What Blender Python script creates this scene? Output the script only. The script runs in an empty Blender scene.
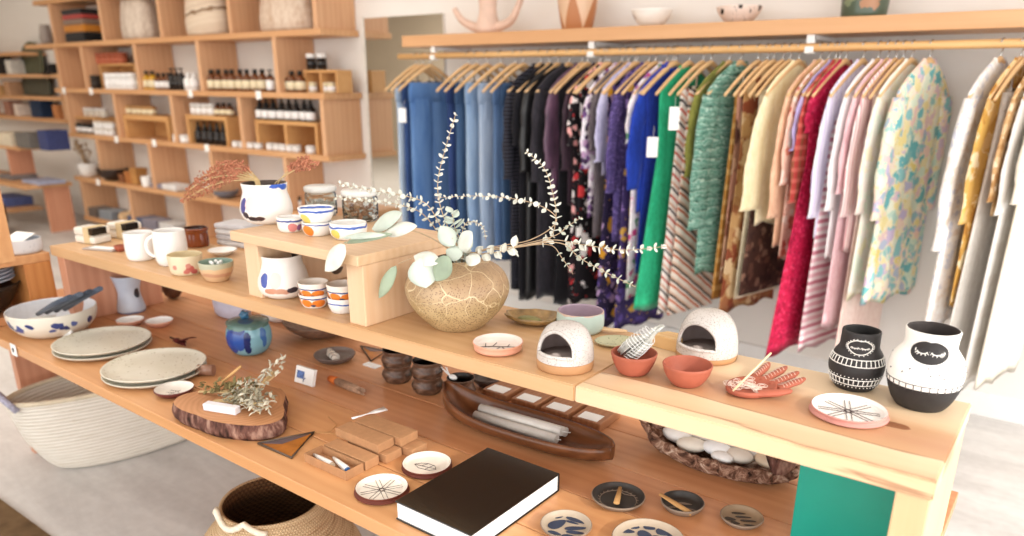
import bpy, bmesh, math, random
from mathutils import Vector, Matrix, Euler, noise as mnoise
random.seed(7)
SC = bpy.context.scene
COL = SC.collection
PI = math.pi
U = random.uniform
# ------------------------------------------------------------------ camera maths (photo frame 1024 x 536)
PPX, PPY, FPX = 512.0, 341.5, 752.65
YAW, PIT, ROL = math.radians(-37.152), math.radians(19.0588), math.radians(-.2419)
CAM = Vector((0, 0, 1.6))
_f = Vector((math.sin(YAW)*math.cos(PIT), math.cos(YAW)*math.cos(PIT), -math.sin(PIT)))
_r = Vector((math.cos(YAW), -math.sin(YAW), 0))
_d = _f.cross(_r)
_R = _r*math.cos(ROL) + _d*math.sin(ROL)
_D = -_r*math.sin(ROL) + _d*math.cos(ROL)
def ray(x, y): return _R*((x-PPX)/FPX) + _D*((y-PPY)/FPX) + _f
def onz(x, y, z): d = ray(x, y); return CAM + d*((z-CAM.z)/d.z)
def ony(x, y, v): d = ray(x, y); return CAM + d*(v/d.y)
def onx(x, y, v): d = ray(x, y); return CAM + d*(v/d.x)
def proj(P):
    q = Vector(P)-CAM; w = q.dot(_f)
    return (q.dot(_R)/w*FPX+PPX, q.dot(_D)/w*FPX+PPY, w)
def zat(P, y):
    lo, hi = -1.0, 4.0
    for _ in range(50):
        m = (lo+hi)/2
        if proj((P[0], P[1], m))[1] > y: lo = m
        else: hi = m
    return lo
UP, LO, RI = 1.0, .706, 1.19          # table levels: upper shelf, lower top, riser
# ------------------------------------------------------------------ scene helpers
def prop(o, label=None, cat=None, group=None, kind=None):
    for k, v in (('label', label), ('category', cat), ('group', group), ('kind', kind)):
        if v: o[k] = v
    return o
def thing(name, label, cat, loc=(0, 0, 0), rz=0.0, group=None):
    o = bpy.data.objects.new(name, None); COL.objects.link(o)
    o.location = loc; o.rotation_euler = (0, 0, rz); o.empty_display_size = .05
    return prop(o, label, cat, group)
class MB:
    """a mesh under construction: add shapes, then build() links it as one object"""
    def __init__(s): s.bm = bmesh.new(); s.mi = 0
    def _f(s, vs, smooth=True):
        try:
            f = s.bm.faces.new(vs); f.material_index = s.mi; f.smooth = smooth; return f
        except ValueError: return None
    def box(s, a, b, rot=None, piv=None, bev=0.0):
        t = bmesh.new()
        bmesh.ops.create_cube(t, size=1)
        c = [(a[i]+b[i])/2 for i in range(3)]
        for v in t.verts: v.co = Vector([c[i]+v.co[i]*(b[i]-a[i]) for i in range(3)])
        if bev: bmesh.ops.bevel(t, geom=t.edges[:], offset=bev, segments=2, affect='EDGES', profile=.5)
        if rot is not None:
            p = Vector(piv if piv is not None else c)
            for v in t.verts: v.co = rot @ (v.co-p) + p
        s.take(t); return s
    def take(s, t, smooth=False):
        m = {}
        for v in t.verts: m[v] = s.bm.verts.new(v.co)
        for f in t.faces: s._f([m[v] for v in f.verts], smooth)
        t.free()
    def rings(s, rings, cap0=True, cap1=True, closed=True, smooth=True):
        R = [[s.bm.verts.new(p) for p in r] for r in rings]
        n = len(R[0])
        for a, b in zip(R, R[1:]):
            for i in range(n if closed else n-1):
                j = (i+1) % n
                s._f([a[i], a[j], b[j], b[i]], smooth)
        if cap0: s._f(list(reversed(R[0])), False)
        if cap1: s._f(R[-1], False)
        return s
    def lathe(s, prof, n=40, c=(0, 0, 0), ell=1.0, wob=0.0, seed=0, mats=None):
        rr = []
        for k, (r, z) in enumerate(prof):
            ring = []
            for i in range(n):
                a = 2*PI*i/n
                q = r*(1+wob*mnoise.noise((math.cos(a)*1.3+seed, math.sin(a)*1.3, z*6+seed)))
                ring.append(Vector((c[0]+math.cos(a)*q, c[1]+math.sin(a)*q*ell, c[2]+z)))
            rr.append([s.bm.verts.new(p) for p in ring])
        for k, (A, B) in enumerate(zip(rr, rr[1:])):
            if mats: s.mi = mats[min(k, len(mats)-1)]
            for i in range(n):
                j = (i+1) % n
                s._f([A[i], A[j], B[j], B[i]])
        if prof[0][0] > 1e-5: s._f(list(reversed(rr[0])), False)
        if prof[-1][0] > 1e-5: s._f(rr[-1], False)
        return s
    def tube(s, pts, r, n=8, cap=True, flat=1.0):
        pts = [Vector(p) for p in pts]
        rs = r if isinstance(r, (list, tuple)) else [r]*len(pts)
        ring = []
        up = Vector((0, 0, 1))
        prev = None
        for i, p in enumerate(pts):
            t = (pts[min(i+1, len(pts)-1)]-pts[max(i-1, 0)])
            t = t.normalized() if t.length > 1e-9 else Vector((0, 0, 1))
            if prev is None:
                ref = up if abs(t.z) < .9 else Vector((1, 0, 0))
                nx = ref.cross(t).normalized()
            else:
                nx = (prev-t*prev.dot(t)); nx = nx.normalized() if nx.length > 1e-6 else Vector((1, 0, 0))
            ny = t.cross(nx); prev = nx
            ring.append([p+nx*math.cos(2*PI*k/n)*rs[i]+ny*math.sin(2*PI*k/n)*rs[i]*flat for k in range(n)])
        return s.rings(ring, cap, cap)
    def ball(s, c, r, seg=12, rings=8, sc=(1, 1, 1), rot=None):
        prof = []
        t = bmesh.new()
        bmesh.ops.create_uvsphere(t, u_segments=seg, v_segments=rings, radius=1)
        for v in t.verts:
            q = Vector((v.co.x*sc[0]*r, v.co.y*sc[1]*r, v.co.z*sc[2]*r))
            if rot is not None: q = rot @ q
            v.co = q+Vector(c)
        s.take(t, True); return s
    def poly(s, pts, z0, z1):
        a = [s.bm.verts.new((p[0], p[1], z0)) for p in pts]
        b = [s.bm.verts.new((p[0], p[1], z1)) for p in pts]
        n = len(pts)
        for i in range(n): s._f([a[i], a[(i+1) % n], b[(i+1) % n], b[i]], False)
        s._f(list(reversed(a)), False); s._f(b, False); return s
    def leaf(s, c, axis, nrm, L, W, curl=.15, n=6):
        """a curved leaf blade with thickness"""
        ax = Vector(axis).normalized(); nm = Vector(nrm); nm = (nm-ax*nm.dot(ax)).normalized(); sd = ax.cross(nm)
        top = []; bot = []
        for i in range(n+1):
            t = i/n; w = W*math.sin(PI*min(1, t*.97+.03))**.7*.5 if 0 < t < 1 else .0008
            h = nm*(curl*L*math.sin(PI*t)*.5)
            p = Vector(c)+ax*(L*t)+h
            row = [p+sd*(w*u)+nm*(-abs(u)*w*.25) for u in (-1, -.5, 0, .5, 1)]
            top.append([s.bm.verts.new(q+nm*.0006) for q in row]); bot.append([s.bm.verts.new(q-nm*.0006) for q in row])
        for i in range(n):
            for k in range(4):
                s._f([top[i][k], top[i][k+1], top[i+1][k+1], top[i+1][k]])
                s._f([bot[i][k+1], bot[i][k], bot[i+1][k], bot[i+1][k+1]])
            s._f([top[i][0], top[i+1][0], bot[i+1][0], bot[i][0]]); s._f([top[i+1][4], top[i][4], bot[i][4], bot[i+1][4]])
        return s
    def build(s, name, mat, parent=None, loc=None, rz=None, fix=True):
        if fix: bmesh.ops.recalc_face_normals(s.bm, faces=s.bm.faces[:])
        me = bpy.data.meshes.new(name); s.bm.to_mesh(me); s.bm.free()
        for m in (mat if isinstance(mat, (list, tuple)) else [mat]): me.materials.append(m)
        o = bpy.data.objects.new(name, me); COL.objects.link(o)
        if parent is not None: o.parent = parent
        if loc is not None: o.location = loc
        if rz is not None: o.rotation_euler = (0, 0, rz)
        return o
def solo(name, mb, mat, loc, label, cat, group=None, rz=None):
    return prop(mb.build(name, mat, None, loc, rz), label, cat, group)
KIDS = {}
def copy_tree(o, loc=None, rz=None, label=None, group=None):
    kids = list(o.children)
    c = o.copy(); COL.objects.link(c)
    if loc is not None: c.location = loc
    if rz is not None: c.rotation_euler = (0, 0, rz)
    if label: c['label'] = label
    if group: c['group'] = group
    for k in kids:
        d = k.copy(); COL.objects.link(d); d.parent = c
        for g in list(k.children):
            e = g.copy(); COL.objects.link(e); e.parent = d
    return c
# ------------------------------------------------------------------ materials
def lin(h):
    if isinstance(h, str):
        h = h.lstrip('#'); v = [int(h[i:i+2], 16)/255 for i in (0, 2, 4)]
        return tuple([(x/12.92 if x <= .04045 else ((x+.055)/1.055)**2.4) for x in v]+[1.0])
    return tuple(h)
class NT:
    def __init__(s, name, rough=.6, spec=.4):
        s.m = bpy.data.materials.new(name); s.m.use_nodes = True
        s.t = s.m.node_tree; s.b = s.t.nodes['Principled BSDF']
        s.b.inputs['Roughness'].default_value = rough
        s.b.inputs['Specular IOR Level'].default_value = spec
        s._c = None
    def n(s, typ, **kw):
        nd = s.t.nodes.new(typ)
        for k, v in kw.items(): setattr(nd, k, v)
        return nd
    def l(s, a, b): s.t.links.new(a, b)
    def put(s, sock, v):
        if hasattr(v, 'is_linked') or hasattr(v, 'links'): s.l(v, sock)
        else: sock.default_value = v
    def co(s, sc=(1, 1, 1), rot=(0, 0, 0), loc=(0, 0, 0), world=False):
        tc = s.n('ShaderNodeTexCoord'); mp = s.n('ShaderNodeMapping')
        s.l(tc.outputs['Object'], mp.inputs['Vector'])
        mp.inputs['Scale'].default_value = sc; mp.inputs['Rotation'].default_value = rot; mp.inputs['Location'].default_value = loc
        return mp.outputs['Vector']
    def noise(s, vec, scale, detail=3, rough=.55, dist=0.0):
        x = s.n('ShaderNodeTexNoise'); s.l(vec, x.inputs['Vector'])
        x.inputs['Scale'].default_value = scale; x.inputs['Detail'].default_value = detail
        x.inputs['Roughness'].default_value = rough; x.inputs['Distortion'].default_value = dist
        return x.outputs['Fac'], x.outputs['Color']
    def vor(s, vec, scale, feature='F1'):
        x = s.n('ShaderNodeTexVoronoi', feature=feature); s.l(vec, x.inputs['Vector']); x.inputs['Scale'].default_value = scale
        return x
    def wave(s, vec, scale, dist=0.0, dscale=1.0, detail=2, direction='X', prof='SIN'):
        x = s.n('ShaderNodeTexWave', bands_direction=direction, wave_profile=prof); s.l(vec, x.inputs['Vector'])
        x.inputs['Scale'].default_value = scale; x.inputs['Distortion'].default_value = dist
        x.inputs['Detail'].default_value = detail; x.inputs['Detail Scale'].default_value = dscale
        return x.outputs['Fac']
    def ramp(s, fac, stops, interp='LINEAR'):
        r = s.n('ShaderNodeValToRGB'); r.color_ramp.interpolation = interp
        e = r.color_ramp.elements
        while len(e) > 1: e.remove(e[-1])
        e[0].position = stops[0][0]; e[0].color = lin(stops[0][1])
        for p, c in stops[1:]:
            q = e.new(p); q.color = lin(c)
        s.l(fac, r.inputs['Fac']); return r.outputs['Color']
    def mix(s, fac, a, b, mode='MIX'):
        x = s.n('ShaderNodeMix', data_type='RGBA', blend_type=mode)
        s.put(x.inputs[0], fac); s.put(x.inputs[6], a); s.put(x.inputs[7], b)
        return x.outputs[2]
    def math(s, op, a, b=0.0, c=0.0):
        x = s.n('ShaderNodeMath', operation=op); s.put(x.inputs[0], a); s.put(x.inputs[1], b)
        if op in ('MULTIPLY_ADD', 'COMPARE', 'SMOOTH_MIN'): s.put(x.inputs[2], c)
        return x.outputs[0]
    def xyz(s, vec):
        x = s.n('ShaderNodeSeparateXYZ'); s.l(vec, x.inputs[0]); return x.outputs
    def bump(s, h, strength=.2, dist=.01):
        x = s.n('ShaderNodeBump'); s.l(h, x.inputs['Height']); x.inputs['Strength'].default_value = strength; x.inputs['Distance'].default_value = dist
        s.l(x.outputs[0], s.b.inputs['Normal']); return s
    def done(s, col): s.put(s.b.inputs['Base Color'], col if not isinstance(col, str) else lin(col)); return s.m
CACHE = {}
def memo(fn):
    def g(*a, **k):
        key = (fn.__name__, repr(a), repr(k))
        if key not in CACHE: CACHE[key] = fn(*a, **k)
        return CACHE[key]
    return g
@memo
def plain(name, col, rough=.55, spec=.4, var=.06, sc=18, metal=0.0):
    t = NT(name, rough, spec); t.b.inputs['Metallic'].default_value = metal
    f, _ = t.noise(t.co(), sc, 3)
    c = lin(col); d = tuple([max(0, x*(1-var*2)) for x in c[:3]]+[1]); e = tuple([min(1, x*(1+var)) for x in c[:3]]+[1])
    return t.done(t.ramp(f, [(.3, d), (.7, e)]))
@memo
def wood(name, light, dark, axis='X', sc=1.0, rough=.42, knots=True, seed=0.0, spec=.4):
    t = NT(name, rough, spec)
    s = {'X': (.55, 7, 7), 'Y': (7, .55, 7), 'Z': (7, 7, .55)}[axis]
    oi = t.n('ShaderNodeObjectInfo')
    v = t.co(tuple(x*sc for x in s), loc=(seed, seed*1.7, seed*.6))
    f1, _ = t.noise(v, 1.6, 4, .6, .9)
    w = t.wave(v, 1.3, 5.5, 1.1, 3, 'Y' if axis != 'Y' else 'X')
    fine = t.co(tuple(x*sc for x in {'X': (3, 150, 150), 'Y': (150, 3, 150), 'Z': (150, 150, 3)}[axis]))
    f2, _ = t.noise(fine, 1.0, 2)
    m = t.math('MULTIPLY_ADD', w, .20, t.math('MULTIPLY', f1, .75))
    m = t.math('MULTIPLY_ADD', f2, .22, t.math('SUBTRACT', m, .06))
    c = t.ramp(m, [(.12, dark), (.5, tuple((a+b)/2 for a, b in zip(lin(light), lin(dark)))), (.85, light)])
    c = t.mix(t.math('MULTIPLY', oi.outputs['Random'], .16), c, lin(dark))
    t.bump(m, .08, .004)
    return t.done(c)
@memo
def speckle(name, base, dot, sc=60, thr=.32, rough=.4, second=None):
    t = NT(name, rough, .45)
    v = t.co(); x = t.vor(v, sc)
    f, _ = t.noise(v, 9, 3)
    b = t.ramp(f, [(.35, base), (.65, second or base)])
    k = t.math('LESS_THAN', x.outputs['Distance'], thr)
    g = t.math('GREATER_THAN', t.xyz(x.outputs['Color'])[0], .45)
    return t.done(t.mix(t.math('MULTIPLY', k, g), b, lin(dot)))
@memo
def blobs(name, base, spots=(), bands=(), rough=.3, wob=.007, second=None):
    """glazed ware: soft-edged painted spots (x,y,z,rx,ry,rz,colour) and rings (z0,z1,colour), in the object's own frame"""
    t = NT(name, rough, .5)
    v = t.co(); _, nc = t.noise(v, 28, 2)
    f, _ = t.noise(v, 7, 2)
    off = t.n('ShaderNodeVectorMath', operation='MULTIPLY_ADD'); t.l(nc, off.inputs[0]); off.inputs[1].default_value = (wob*2,)*3; t.l(v, off.inputs[2])
    sub = t.n('ShaderNodeVectorMath', operation='SUBTRACT'); t.l(off.outputs[0], sub.inputs[0]); sub.inputs[1].default_value = (wob,)*3
    q = sub.outputs[0]
    c = t.ramp(f, [(.3, second or base), (.7, base)])
    for (x, y, z, rx, ry, rz, col) in spots:
        mp = t.n('ShaderNodeMapping'); t.l(q, mp.inputs[0])
        mp.inputs['Scale'].default_value = (1/rx, 1/ry, 1/rz); mp.inputs['Location'].default_value = (-x/rx, -y/ry, -z/rz)
        ln = t.n('ShaderNodeVectorMath', operation='LENGTH'); t.l(mp.outputs[0], ln.inputs[0])
        k = t.math('LESS_THAN', ln.outputs['Value'], 1.0)
        c = t.mix(k, c, lin(col))
    for (z0, z1, col) in bands:
        zz = t.xyz(q)[2]
        k = t.math('MULTIPLY', t.math('GREATER_THAN', zz, z0), t.math('LESS_THAN', zz, z1))
        c = t.mix(k, c, lin(col))
    return t.done(c)
@memo
def floral(name, base, cols, sc=16, cover=.55, rough=.75, stretch=(1, 1, 1)):
    t = NT(name, rough, .25)
    v = t.co(stretch); _, nc = t.noise(v, sc*1.2, 2)
    off = t.n('ShaderNodeVectorMath', operation='MULTIPLY_ADD'); t.l(nc, off.inputs[0]); off.inputs[1].default_value = (1.1/sc,)*3; t.l(v, off.inputs[2])
    x = t.vor(off.outputs[0], sc)
    n = len(cols)
    pick = t.ramp(t.xyz(x.outputs['Color'])[1], [(i/n, c) for i, c in enumerate(cols)], 'CONSTANT')
    k = t.math('LESS_THAN', x.outputs['Distance'], cover)
    x2 = t.vor(off.outputs[0], sc*2.7)
    pick2 = t.ramp(t.xyz(x2.outputs['Color'])[0], [(i/n, c) for i, c in enumerate(reversed(cols))], 'CONSTANT')
    k2 = t.math('LESS_THAN', x2.outputs['Distance'], cover*.5)
    c = t.mix(k2, lin(base), pick2)
    return t.done(t.mix(k, c, pick))
@memo
def stripes(name, cols, per=.05, rot=(0, 0, 0), axis=2, rough=.75, wob=0.0, sharp=True, spec=.25):
    """repeating stripes of equal share along one axis of the rotated object frame"""
    t = NT(name, rough, spec)
    v = t.co((1, 1, 1), rot); a = t.xyz(v)[axis]
    if wob:
        f, _ = t.noise(t.co((1, 1, 3)), 14, 3); a = t.math('MULTIPLY_ADD', t.math('SUBTRACT', f, .5), wob, a)
    fr = t.math('FRACT', t.math('DIVIDE', a, per))
    n = len(cols)
    return t.done(t.ramp(fr, [(i/n, c) for i, c in enumerate(cols)], 'CONSTANT' if sharp else 'LINEAR'))
@memo
def plaid(name, base, c1, c2, per=.06, rough=.8):
    t = NT(name, rough, .2); v = t.co(); o = t.xyz(v)
    a = t.math('LESS_THAN', t.math('FRACT', t.math('DIVIDE', o[1], per)), .38)
    b = t.math('LESS_THAN', t.math('FRACT', t.math('DIVIDE', o[2], per)), .38)
    c = t.mix(t.math('MULTIPLY', a, .6), lin(base), lin(c1)); c = t.mix(t.math('MULTIPLY', b, .6), c, lin(c2))
    return t.done(c)
@memo
def cloth(name, col, col2=None, rough=.85, sc=60, spec=.2, big=.0, sheen=.15):
    t = NT(name, rough, spec)
    f, _ = t.noise(t.co((1, 1, .6)), sc, 4); g, _ = t.noise(t.co((6, 6, 1)), 3, 2)
    c = lin(col); c2 = lin(col2) if col2 else tuple([x*.78 for x in c[:3]]+[1])
    m = t.math('MULTIPLY_ADD', f, .5, t.math('MULTIPLY', g, .5))
    t.b.inputs['Sheen Weight'].default_value = sheen
    t.bump(f, .12, .003)
    return t.done(t.ramp(m, [(.35, c2), (.6, c)]))
@memo
def denim(name, col, fade):
    t = NT(name, .85, .15)
    f, _ = t.noise(t.co((300, 300, 300)), 1, 1); g, _ = t.noise(t.co((9, 9, 1.6)), 1.5, 4, .6)
    m = t.math('MULTIPLY_ADD', f, .35, t.math('MULTIPLY', g, .8))
    return t.done(t.ramp(m, [(.3, col), (.75, fade)]))
@memo
def woven(name, light, dark, per=.02, rough=.9, ang=24, rows=True):
    """basket weave: staggered stitches around the axis"""
    t = NT(name, rough, .15); v = t.co(); o = t.xyz(v)
    th = t.math('ARCTAN2', o[1], o[0])
    z = t.math('DIVIDE', o[2], per)
    row = t.math('FLOOR', z)
    sh = t.math('MULTIPLY', t.math('FRACT', t.math('MULTIPLY', row, .5)), 1.0)
    a = t.math('FRACT', t.math('ADD', t.math('MULTIPLY', th, ang/(2*PI)), sh))
    hx = t.math('SINE', t.math('MULTIPLY', a, PI)); hz = t.math('SINE', t.math('MULTIPLY', t.math('FRACT', z), PI))
    h = t.math('MULTIPLY', hx, hz) if rows else hz
    f, _ = t.noise(t.co((1, 1, 12)), 9, 3)
    t.bump(h, .55, .008)
    c = t.ramp(t.math('MULTIPLY_ADD', h, .35, t.math('MULTIPLY', f, .65)), [(.2, dark), (.62, light)])
    return t.done(c)
@memo
def watercolor(name, cols, sc=14, rough=.75, soft=.12):
    """soft-edged patches of several colours, as on washed printed cotton"""
    t = NT(name, rough, .2); v = t.co(); _, nc = t.noise(v, sc*1.6, 3)
    off = t.n('ShaderNodeVectorMath', operation='MULTIPLY_ADD'); t.l(nc, off.inputs[0]); off.inputs[1].default_value = (1.3/sc,)*3; t.l(v, off.inputs[2])
    x = t.vor(off.outputs[0], sc, 'SMOOTH_F1'); x.inputs['Smoothness'].default_value = .35
    n = len(cols)
    return t.done(t.ramp(t.xyz(x.outputs['Color'])[1], [(.12+.76*i/(n-1), c) for i, c in enumerate(cols)]))
@memo
def glass(name, col='#ffffff', rough=.02):
    t = NT(name, rough, .5); t.b.inputs['Transmission Weight'].default_value = 1.0
    t.b.inputs['IOR'].default_value = 1.3
    return t.done(lin(col))
# ------------------------------------------------------------------ shared materials
W_UP = wood('pine_top', '#deb78c', '#c89a6a', 'X', 1.0, .38)
def heart_sun_board():  # heart grain and cracks, with sun and vase shade painted in as bands
    t = NT('heartwood_sun_bands', .4, .4); v = t.co(); o_ = t.xyz(v)
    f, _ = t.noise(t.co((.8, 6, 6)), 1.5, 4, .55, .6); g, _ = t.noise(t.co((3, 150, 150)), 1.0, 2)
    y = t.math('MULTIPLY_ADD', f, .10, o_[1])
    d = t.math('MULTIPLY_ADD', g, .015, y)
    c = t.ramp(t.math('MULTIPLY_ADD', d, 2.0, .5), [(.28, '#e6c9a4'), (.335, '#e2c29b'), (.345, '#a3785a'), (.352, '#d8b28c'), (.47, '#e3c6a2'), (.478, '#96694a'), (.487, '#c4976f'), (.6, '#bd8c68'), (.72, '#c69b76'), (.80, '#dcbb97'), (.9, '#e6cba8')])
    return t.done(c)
W_UP2 = heart_sun_board()
W_LO = [wood('fir_board_%s' % k, a, b, 'X', 1.0, .36, seed=s) for k, a, b, s in
        (('amber', '#e0ab78', '#cc905e', 1.3), ('honey', '#dea673', '#c98958', 5.2), ('rose', '#d99d70', '#c28154', 8.4), ('light', '#dca377', '#c5875a', 11.9), ('warm', '#d99d72', '#c28256', 15.0))]
W_END = wood('pine_upright', '#e4c8a2', '#d2ab7e', 'Z', 1.0, .45)
W_PANEL = wood('fir_panel', '#dba283', '#bd7d5e', 'Z', .9, .5, seed=2.2)
W_RISER = wood('pine_riser', '#e6c6a2', '#d5ac82', 'X', 1.2, .42, seed=6)
W_SHELF = wood('shelf_fir', '#dfb083', '#c28c5c', 'X', .7, .5, seed=4)
W_DIV = wood('divider_fir', '#e0b48c', '#c69068', 'Z', .7, .5, seed=9)
W_HANG = wood('hanger_beech', '#ecc898', '#d8a870', 'Y', 2, .4, seed=3)
W_DARK = wood('dark_walnut', '#7a4a30', '#33190f', 'X', 1.6, .35, seed=7)
WALLM = plain('painted_wall', '#efeae4', .9, .2, .01, 3)
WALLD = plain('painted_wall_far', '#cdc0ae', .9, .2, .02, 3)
WHITEP = plain('white_paint', '#f1efec', .5, .4, .01)
STEEL = plain('steel_wire', '#c8c8c8', .25, .5, .03, 30, .9)
BLACK = plain('black_gloss', '#17140f', .25, .5, .05)
IVORY = plain('ivory_glaze', '#efe9de', .3, .5, .03, 14)
WHITEG = plain('white_glaze', '#f6f3ef', .22, .5, .02, 14)
KRAFT = plain('kraft_card', '#b98a63', .85, .2, .05, 60)
PAPER = plain('white_paper', '#f7f6f3', .8, .2, .01)
TERRA = plain('terracotta', '#a95d48', .6, .3, .05, 30)
TERRAD = plain('terracotta_dark', '#6a3226', .55, .3, .06, 30)
# ------------------------------------------------------------------ setting
def struct(name, mb, m): return prop(mb.build(name, m), kind='structure')
def floor_mat():
    t = NT('washed_concrete', .45, .4)
    v = t.co((.5, 2.2, 1)); f, _ = t.noise(v, 2.4, 6, .65, .6); g, _ = t.noise(t.co(), 24, 3)
    return t.done(t.ramp(t.math('MULTIPLY_ADD', g, .25, t.math('MULTIPLY', f, .8)), [(.3, '#b7b2af'), (.7, '#dcd9d6')]))
RX, BY, LX, FY, CZ = 2.3, 4.25, -13.0, -3.2, 3.25
struct('floor', MB().box((LX, FY, -.1), (RX, BY+.1, 0)), floor_mat())
struct('ceiling', MB().box((LX, FY, CZ), (RX, BY+.1, CZ+.1)), WALLM)
struct('wall_back', MB().box((LX, BY, 0), (RX, BY+.12, CZ)), WALLM)
struct('wall_left', MB().box((LX-.12, FY, 0), (LX, BY+.12, CZ)), WALLD)
# glazed street side at the right and behind the camera: mullions between large openings
w = MB(); w.box((RX, FY, 0), (RX+.1, BY+.12, .35)); w.box((RX, FY, 2.5), (RX+.1, BY+.12, CZ)); w.box((RX, FY, .35), (RX+.1, .7, 2.5))  # unseen wall; solid stretch and window head shaped to trim the sun
for y in (2.6, 4.17): w.box((RX, y, .35), (RX+.1, y+.1, 2.5))
struct('wall_right', w, WALLM)
w = MB(); w.box((LX, FY-.1, 0), (RX, FY, .3)); w.box((LX, FY-.1, 2.9), (RX, FY, CZ))
w.box((LX, FY-.1, .3), (-5.2, FY, 2.9))
for x in (-1.5, 1.2): w.box((x, FY-.1, .3), (x+.14, FY, 2.9))
struct('wall_front', w, WALLD)
struct('baseboard_back', MB().box((-4.55, BY-.02, 0), (RX, BY-.001, .125), bev=.004), WHITEP)
# jute rug
rc = onz(52, 536, 0)
a, b = onz(0, 498, .012), onz(52, 536, .012)
dx = (b-a).normalized(); nx = Vector((dx.y, -dx.x, 0))
if nx.y > 0: nx = -nx
def quadpoly(mb, P, z0, z1): mb.poly([(p[0], p[1]) for p in P], z0, z1)
cx = a+dx*.2+nx*.75
m = MB(); m.box((-1.0, -.75, 0), (1.0, .75, .012), bev=.004)
solo('jute_rug', m, woven('jute', '#8f7455', '#57432e', .004, .95, 10, False), (cx.x, cx.y, .0005), 'brown jute rug lying on the pale concrete floor', 'rug', rz=math.atan2(dx.y, dx.x))
# ------------------------------------------------------------------ display table
XL, XR = -3.1, -.101
T = thing('display_table', 'long two-level fir display table holding the pottery', 'table', (-1.85, 1.4, 0))
o0 = Vector((-1.85, 1.4, 0))
def tp(name, a, b, m, bev=.003):
    a = Vector(a)-o0; b = Vector(b)-o0
    return MB().box(a, b, bev=bev).build(name, m, T)
ys = [.94, 1.122, 1.30, 1.474, 1.65, 1.85]
for i in range(5): tp('tabletop_board', (-3.62, ys[i]+.0016, .672), (XR, ys[i+1]-.0016, LO), W_LO[i], .002)
def uf(x): return 1.192+(x+3.1)*.0203     # the shelf sits very slightly askew on the lower top
def sboard(x0, x1, z0, z1, m, d=.392):
    k = MB(); k.poly([(x0-o0.x, uf(x0)-o0.y), (x1-o0.x, uf(x1)-o0.y), (x1-o0.x, uf(x1)+d-o0.y), (x0-o0.x, uf(x0)+d-o0.y)], z0, z1)
    bmesh.ops.bevel(k.bm, geom=k.bm.edges[:], offset=.0025, segments=2, affect='EDGES')
    return k.build('shelf_board', m, T)
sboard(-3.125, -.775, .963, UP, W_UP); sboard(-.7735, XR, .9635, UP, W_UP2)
tp('end_panel', (-.156, 1.257, LO), (XR-.002, 1.64, .963), W_END)
tp('end_panel', (XL+.003, 1.20, LO), (XL+.06, 1.56, .963), W_PANEL)
for x in (-3.60, -.16): tp('leg', (x, 1.13, 0), (x+.045, 1.74, .672), W_PANEL)
tp('apron', (-3.55, 1.76, .60), (-.165, 1.785, .672), W_PANEL)
k = MB()  # dark knot in the shelf top
kp = onz(893, 425, UP)
k.lathe([(.0, .0002), (.034, .0004), (.03, .0008), (0, .001)], 24, ell=.36, wob=.25)
k.build('wood_knot', wood('knot', '#a36b44', '#5d3520', 'X', 6, .5), T, loc=(kp.x-o0.x, kp.y-o0.y, UP))
# riser bench on the shelf
R = thing('riser_bench', 'small pine riser bench standing on the upper shelf', 'riser', (-1.68, 1.41, UP))
MB().box((-.272, -.186, .162), (.272, .186, .19), bev=.003).build('bench_top', W_RISER, R)
for s in (-1, 1): MB().box((s*.205-.032 if s < 0 else .205, -.168, 0), (s*.205+.032 if s < 0 else .268, .168, .162), bev=.003).build('bench_leg', wood('riser_upright', '#ecccaa', '#ddb48a', 'Z', 1.2, .45), R)
# teal board leaning between shelf and lower top at the end
m = MB(); m.box((0, 0, 0), (.195, .012, .252), bev=.002)
solo('teal_board', m, plain('teal_card', '#109f8c', .35, .5, .05, 5), (-.353, 1.427, LO), 'plain teal board standing upright between the two table levels', 'board')
# neighbouring crate at the far end
CR = thing('open_crate', 'orange wooden open crate beside the end of the upper shelf', 'crate', (-3.41, 1.0, LO+.0008))
m = MB(); m.box((-.24, -.40, .222), (.215, .215, .255), bev=.003); m.build('crate_top', W_LO[0], CR)
m = MB(); m.box((-.24, .115, 0), (.215, .213, .222), bev=.003); m.build('crate_side', wood('crate_wood', '#d79a5c', '#b8713a', 'Z', 1.2, .45), CR)
m = MB(); m.box((-.24, -.40, 0), (-.20, .115, .222), bev=.003); m.build('crate_back', W_LO[2], CR)
m = MB(); m.box((-.20, -.40, .0), (.20, .113, .03), bev=.003); m.build('crate_floor', W_LO[2], CR)
p = onx(3, 262, -3.22)
m = MB(); m.box((-.03, -.05, 0), (.03, .05, .35), bev=.003)
solo('wooden_post', m, W_LO[0], (onz(1, 264, LO+.2565).x-.03, onz(1, 264, LO+.2565).y, LO+.2565), 'orange wooden post standing on the open crate', 'post')
# ------------------------------------------------------------------ vessels measured on the photo
def rad_for(x, y, z, hw):
    d = proj((x, y, z))[2]; r = hw*d/FPX
    xs = [proj((x+math.cos(a)*r, y+math.sin(a)*r, z))[0] for a in [2*PI*i/32 for i in range(32)]]
    return r*hw/((max(xs)-min(xs))/2)
def px_prof(bx, by, z0, ent):
    P = onz(bx, by, z0); out = []
    for hw, y in ent:
        z = zat(P, y); out.append((rad_for(P.x, P.y, z, hw), z-z0))
    return P, out
def thick(prof, t=.004, floor_t=.006):
    """close an outer profile with an inner wall"""
    inn = []
    zmin = prof[0][1]+floor_t
    for r, z in reversed(prof):
        if z > zmin+.002: inn.append((max(r-t, .002), z if (r, z) != prof[-1] else z-.0005))
    top = prof[-1]
    lip = [(top[0]-t*.15, top[1]+t*.45), (top[0]-t*.5, top[1]+t*.6), (top[0]-t*.85, top[1]+t*.45)]
    b = inn[-1][0]
    return [(0, prof[0][1])]+prof+lip+inn+[(b*.85, zmin), (0, zmin)]
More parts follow.
